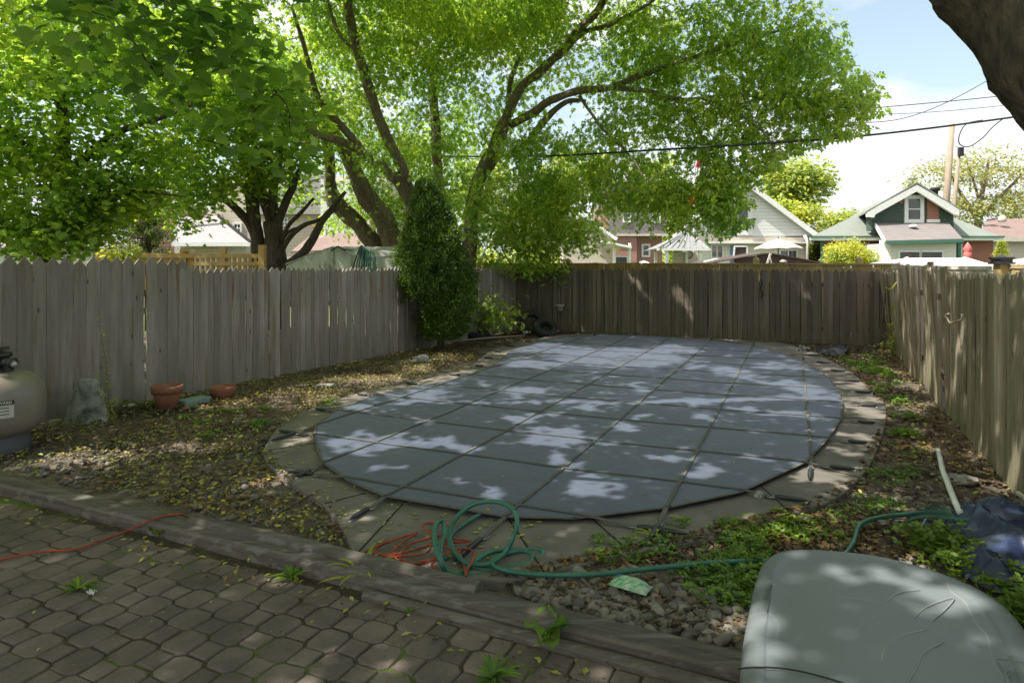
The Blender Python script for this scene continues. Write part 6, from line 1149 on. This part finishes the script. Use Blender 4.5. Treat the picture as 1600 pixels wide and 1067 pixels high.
m_ = MB(); sp = smooth_path([G(1153, 1045, zt+.004), G(1180, 1042, zt+.006), G(1225, 1044, zt+.006), G(1275, 1054, zt+.006), G(1330, 1072, zt+.006), G(1400, 1110, zt+.006)], 6); m_.tube(sp, .0022, 5); m_.build('seam', MAT['joint'], t_)
m_ = MB(); fr_ = [G(1585, 1080, zt+.007), G(1558, 1029, zt+.007), G(1592, 1033, zt+.007), G(1640, 1042, zt+.007)]; m_.tube(fr_, .0014, 4); m_.tube(smooth_path([G(1572, 1040, zt+.007), G(1570, 1055, zt+.007), G(1578, 1046, zt+.007), G(1580, 1058, zt+.007), G(1586, 1046, zt+.007), G(1592, 1062, zt+.007)], 4), .0014, 4); m_.build('embossed_mark', MAT['sage'], t_)
MAT['scratch'] = M('pale_scratch', (.30, .33, .32), (.24, .27, .265), rough=.8, bump=0, scale=30)
for l_ in ([(1378, 946), (1395, 930), (1410, 924), (1437, 921)], [(1426, 966), (1450, 948), (1488, 933), (1478, 950), (1456, 970)], [(1379, 1036), (1386, 1006), (1415, 990), (1450, 983)], [(1416, 1066), (1432, 1040), (1446, 1020), (1476, 1002)], [(1330, 990), (1350, 972), (1372, 960)], [(1300, 930), (1340, 936), (1372, 940)]):
    m_ = MB(); m_.tube(smooth_path([G(x+random.uniform(-3, 3), y, zt-.0012+.004*min(1, 0)+.0045) for x, y in l_], 5), [.0002]+[.0016]*(5*(len(l_)-1)-1)+[.0002], 4); m_.build('scratch', MAT['scratch'], t_)
# ---------------------------------------------------------------- weeds growing between pavers
def strap_plant(label, px, py, n, L_, mat='leaf_weed', wid=.014, seed=1, name='weed', up=.7, grp='weeds between the pavers'):
    rg = random.Random(seed); b = G(px, py, PZ); m_ = MB()
    for i in range(n):
        a = rg.uniform(0, 6.28); l_ = L_*rg.uniform(.5, 1.1); e = rg.uniform(up*.5, up*1.3); prev = []; k = 7; s_ = Vector((-math.sin(a), math.cos(a), 0)); d = Vector((math.cos(a), math.sin(a), 0)); vs = []
        for j in range(k):
            f = j/(k-1); p = b+d*(l_*f*math.cos(e)+l_*.25*f*f)+Vector((0, 0, max(.004, l_*math.sin(e)*(f-.55*f*f)))); w = wid*(.5+1.2*f)*(1-f**3)+.0008; vs += [p-s_*w+Vector((0, 0, w*.5)), p, p+s_*w+Vector((0, 0, w*.5))]
        m_.add(vs, [(j*3+q, j*3+q+1, (j+1)*3+q+1, (j+1)*3+q) for j in range(k-1) for q in (0, 1)], True)
    return tag(m_.build(name, MAT[mat]), label, 'weed', grp)
strap_plant('dandelion rosette with toothed leaves on the pavers at lower left', 122, 922, 30, .095, seed=2, wid=.007)
strap_plant('long bladed light green tuft against the timber face', 565, 905, 11, .24, 'leaf_lime', .010, 3, up=1.0)
strap_plant('feathery weed at the pale patch under the timber', 455, 905, 22, .12, seed=4, wid=.008, up=1.1)
strap_plant('curly tuft at the bottom edge of the pavers', 768, 1062, 26, .12, seed=5, wid=.008, up=1.0)
strap_plant('tiny sprouts between pavers below the timber', 660, 950, 9, .06, seed=6, wid=.007, up=1.0)
strap_plant('fine grassy sprout in the joint left of centre', 640, 957, 7, .05, seed=7, wid=.005, up=1.1)
strap_plant('yellowish sprig in the right hand gravel by the spring end', 1020, 840, 14, .13, 'leaf_lime', seed=9, wid=.012, up=1.0, grp='weeds in the gravel')
def broad(label, px, py, n, L_, w, seed, mat='leaf_weed', up=.9):
    rg = random.Random(seed); b = G(px, py, PZ); m_ = MB()
    for i in range(n):
        a = rg.uniform(0, 6.28); l_ = L_*rg.uniform(.55, 1.1); e = rg.uniform(up*.5, up*1.4); d = Vector((math.cos(a), math.sin(a), 0)); s_ = Vector((-math.sin(a), math.cos(a), 0)); vs = []; k = 9
        for j in range(k):
            f = j/(k-1); p = b+d*(l_*f*math.cos(e)+l_*.2*f*f)+Vector((0, 0, max(.006, l_*math.sin(e)*(f-.45*f*f)))); ww = w*(.12 if f < .3 else math.sin((f-.3)/.7*math.pi)**.7*(1+.22*math.sin(j*5.1)))+.002; q = .012*math.sin(j*2.2+i)
            vs += [p-s_*ww+Vector((0, 0, ww*.35+q)), p-s_*ww*.5+Vector((0, 0, ww*.1)), p, p+s_*ww*.5+Vector((0, 0, ww*.1)), p+s_*ww+Vector((0, 0, ww*.35-q))]
        m_.add(vs, [(j*5+q, j*5+q+1, (j+1)*5+q+1, (j+1)*5+q) for j in range(k-1) for q in range(4)], True)
    return tag(m_.build('weed', MAT[mat]), label, 'weed', 'weeds between the pavers')
broad('broad crinkled leaved weed growing at the timber joint', 848, 1005, 9, .22, .045, 4, 'leaf_weed', 1.0)
broad('small round leaved weed along the long timber foot', 250, 835, 7, .09, .025, 6)
# moss cushions in the joints are part of the bed; loose leaves, gravel and ground cover follow
bedL = g2([(-60, 700), (30, 668), (130, 648), (300, 612), (480, 578), (700, 537), (745, 535), (748, 561), (636, 598), (500, 634), (420, 686), (412, 706), (467, 760), (528, 814), (552, 862), (440, 832), (0, 735), (-60, 718)])
rg = np.random.default_rng(50)
def icos():
    bm = bmesh.new(); bmesh.ops.create_icosphere(bm, subdivisions=2, radius=1); V = np.array([tuple(v.co) for v in bm.verts]); Fq = np.array([[v.index for v in f.verts] for f in bm.faces]); bm.free(); return V, Fq
IV, IF = icos()
def pebbles(name, poly, n, s0, s1, label, nearbias=None):
    q = sample_poly(poly, n, rg)
    if nearbias: q = q[rg.uniform(size=len(q)) < nearbias(q)]
    q = q[~inpoly(q[:, 0], q[:, 1], DECK)]; n = len(q); s_ = rg.uniform(s0, s1, n)**1.0; sc = np.stack([s_*rg.uniform(.9, 1.5, n), s_*rg.uniform(.8, 1.2, n), s_*rg.uniform(.5, .85, n)], 1)
    # lumpy by group: a dozen perturbed stone shapes
    V = np.zeros((n, len(IV), 3)); sh = [IV*(1+np.array([mnoise.noise(Vector(v)*1.1+Vector((k*5, 0, 0))) for v in IV])[:, None]*.28) for k in range(12)]; kk = rg.integers(0, 12, n)
    R = rotmats(n, rg, rg.normal(0, .25, n), None, rg.normal(0, .25, n)); T = np.stack(sh)[kk]*sc[:, None, :]; V = np.einsum('nij,nkj->nki', R, T)+np.concatenate([q, (sc[:, 2:3]*rg.uniform(-.3, .8, (n, 1)))], 1)[:, None]
    Fq = (IF[None]+(np.arange(n)*len(IV))[:, None, None]).reshape(-1, 3); o = fastmesh(name, V.reshape(-1, 3), Fq, MAT['pebble'], None, True); return tag(o, label, kind='stuff')
frontw = lambda q: np.clip(1.05-np.abs((q[:, 0]-TA.x)*tn.x+(q[:, 1]-TA.y)*tn.y)*.62, .06, 1)
pebbles('gravel', bedL, 5600, .011, .026, 'grey river gravel between the timber and the fence', frontw)
bedR = g2([(800, 905), (900, 885), (1000, 890), (1180, 868), (1175, 960), (1160, 1012), (1000, 985), (870, 945), (760, 912)])
pebbles('gravel', bedR, 1500, .015, .036, 'round grey pebbles in front of the green box')
pebbles('gravel', g2([(1230, 800), (1400, 760), (1560, 790), (1480, 900), (1300, 860)]), 260, .012, .03, 'scattered grey pebbles near the tarp')
def litter(name, poly, n, mat, s0, s1, label, zf=lambda q: .012, allow=None, tl=.25):
    q = sample_poly(poly, n, rg)
    if allow is not None: q = q[allow(q)]
    n = len(q); on = inpoly(q[:, 0], q[:, 1], DECK); z = np.where(on, .054, .014)+rg.uniform(0, .022, n)*(~on)+.002
    q3 = np.concatenate([q, z[:, None]], 1); V = np.array([(0, 0, 0), (.3, .26, .07), (.7, .22, .1), (1, 0, .02), (.7, -.22, .08), (.3, -.26, .06)])-np.array([.5, 0, 0]); Fq = np.array([[0, 1, 2, 3], [0, 3, 4, 5]])
    o = scatter(name, V, Fq, q3, rotmats(n, rg, rg.normal(0, tl, n), None, rg.normal(0, tl, n)), rg.uniform(s0, s1, n), MAT[mat]); return tag(o, label, kind='stuff')
bedB = g2([(700, 552), (745, 548), (790, 540), (840, 528), (1000, 517), (870, 515), (806, 517), (750, 526), (708, 536)])
bedRt = g2([(1230, 538), (1390, 546), (1440, 600), (1500, 670), (1590, 775), (1600, 840), (1500, 790), (1330, 800), (1230, 808), (1331, 758), (1385, 651), (1331, 582), (1250, 548)])
clump = lambda sc, th: (lambda q: np.array([mnoise.noise(Vector((a*sc, b*sc, 2))) > th+random.uniform(-.25, .25) for a, b in q]))
litter('fallen_leaves', bedL, 9500, 'leaf_fallen', .018, .046, 'fresh yellow green leaves and seeds fallen on the left bed', allow=clump(1.6, -.12))
litter('dead_leaves', bedL, 14000, 'leaf_dead', .02, .055, 'brown dead leaves on the left bed', allow=clump(1.1, -.45))
litter('dead_leaves', bedB, 3000, 'leaf_dead', .03, .07, 'brown dead leaves along the back fence')
litter('dead_leaves', bedRt, 6500, 'leaf_dead', .025, .07, 'brown dead leaves on the right strip', allow=clump(1.5, -.3))
litter('fallen_leaves', bedRt, 900, 'leaf_fallen', .02, .05, 'green leaves fallen on the right strip')
litter('dead_leaves', bedR, 1300, 'leaf_dead', .02, .05, 'brown leaf bits among round pebbles')
litter('dead_leaves', g2([(860, 892), (1060, 850), (1228, 805), (1420, 800), (1500, 880), (1180, 880), (1000, 890)]), 2600, 'leaf_dead', .02, .05, 'brown leaf bits under the ground cover')
litter('fallen_leaves', g2([(560, 868), (500, 782), (412, 706), (500, 634), (620, 700), (700, 790), (850, 812), (860, 890), (700, 898)]), 420, 'leaf_fallen', .02, .045, 'green leaves scattered on the deck', tl=.1)
def on_cover(n, poly):
    q = sample_poly(poly, n, rg); z = np.array([cover_z(a, b)+.006 for a, b in q]); V = np.array([(-.5, 0, 0), (0, .22, .05), (.5, 0, 0), (0, -.22, .05)])
    return tag(scatter('fallen_leaves', V, np.array([[0, 1, 2, 3]]), np.concatenate([q, z[:, None]], 1), rotmats(n, rg, rg.normal(0, .1, n)), rg.uniform(.018, .05, n), MAT['leaf_fallen']), 'small green leaves scattered on the pool cover', kind='stuff')
on_cover(190, COVER)
ledge = [TA-tdir*1+tn*.16, TB+tdir*1.6+tn*.16, TB+tdir*1.6+tn*.42, TA-tdir*1+tn*.42]
def sheet_litter(n, poly, mat, s0, s1, label, z=PZ+.003):
    q = sample_poly(poly, n, rg); V = np.array([(-.5, 0, 0), (0, .26, .08), (.5, 0, 0), (0, -.26, .08)])
    return tag(scatter('fallen_leaves', V, np.array([[0, 1, 2, 3]]), np.concatenate([q, np.full((n, 1), z)+rg.uniform(0, .01, (n, 1))], 1), rotmats(n, rg, rg.normal(0, .2, n)), rg.uniform(s0, s1, n), MAT[mat]), label, kind='stuff')
sheet_litter(330, [(p.x, p.y) for p in ledge], 'leaf_dead', .015, .04, 'brown crumbs along the timber foot'); sheet_litter(110, [(p.x, p.y) for p in ledge], 'leaf_fallen', .025, .055, 'yellow green leaves along the timber foot')
patio_px = g2([(0, 770), (400, 890), (900, 1010), (1150, 1067), (1150, 1400), (-300, 1400), (-300, 800)]); sheet_litter(260, patio_px, 'leaf_dead', .008, .022, 'tiny brown crumbs on the pavers'); sheet_litter(60, patio_px, 'leaf_fallen', .01, .025, 'tiny green bits on the pavers')
# ground cover plants: trefoil leaves on short stalks
TV3 = []; TF3 = []
for k in range(3):
    a = (k-1)*1.25; o_ = np.array([0, 0, 0]); d = np.array([math.cos(a), math.sin(a), .12]); s_ = np.array([-math.sin(a), math.cos(a), 0]); b0 = len(TV3)
    TV3 += [o_, d*.38+s_*.30+[0, 0, .05], d*.8+s_*.26, d*.62, d*.95, d*.8-s_*.26, d*.38-s_*.30+[0, 0, .05]]; TF3 += [[b0, b0+1, b0+2, b0+3], [b0, b0+3, b0+5, b0+6], [b0+3, b0+2, b0+4, b0+5]]
def cover_plants(poly, ncl, per, size, hmax, label, mat='leaf_weed', rad=.09, name='ground_cover', allow=None):
    c = sample_poly(poly, ncl, rg)
    if allow is not None: c = c[allow(c)]
    hs = rg.uniform(.25, 1, len(c))*hmax; ci = np.repeat(np.arange(len(c)), per); n = len(ci); off = rg.normal(size=(n, 2))*rad*.55; rr = np.hypot(off[:, 0], off[:, 1])
    z = hs[ci]*np.clip(1-rr/(rad*1.6), .15, 1)*rg.uniform(.55, 1.05, n)+.02; pos = np.concatenate([c[ci]+off, z[:, None]], 1)
    return tag(scatter(name, TV3, TF3, pos, rotmats(n, rg, rg.normal(.1, .35, n), np.arctan2(off[:, 1], off[:, 0]), rg.normal(0, .3, n)), size*rg.uniform(.5, 1.2, n), MAT[mat]), label, kind='stuff')
gc = g2([(870, 880), (905, 858), (1000, 838), (1080, 822), (1160, 812), (1240, 800), (1300, 800), (1280, 850), (1190, 862), (1160, 900), (1060, 880), (960, 890)])
cover_plants(gc, 88, 30, .024, .085, 'bright green low weeds along the near deck edge', allow=clump(2.2, -.05), rad=.085)
cover_plants(g2([(1180, 800), (1330, 760), (1380, 700), (1400, 640), (1450, 700), (1400, 800), (1330, 850), (1240, 850)]), 150, 22, .02, .04, 'sparse low weeds beside the curved deck', allow=clump(2, -.05))
cover_plants(g2([(1310, 560), (1370, 560), (1400, 600), (1440, 680), (1400, 690), (1390, 640), (1350, 590)]), 120, 24, .035, .08, 'light green weeds along the right deck edge', allow=clump(1.6, -.1))
cover_plants(g2([(1420, 850), (1500, 850), (1560, 905), (1640, 930), (1700, 1000), (1600, 990), (1540, 920), (1450, 885)], 0), 55, 36, .034, .16, 'tall bright green weeds between the green box and the tarp', rad=.12)
cover_plants(g2([(1060, 900), (1170, 880), (1165, 960), (1120, 960)]), 26, 20, .026, .09, 'weed sprigs among the round pebbles')
cover_plants(g2([(1160, 880), (1200, 850), (1190, 900), (1165, 960)]), 18, 26, .03, .12, 'weeds pressed against the green box side')
cover_plants(g2([(290, 640), (420, 640), (440, 700), (300, 690)]), 12, 14, .04, .05, 'few small weeds in the left bed')
cover_plants(g2([(490, 625), (535, 622), (545, 636), (500, 638)], .05), 7, 30, .035, .04, 'small moss green patch on the deck by the cover edge', rad=.07)
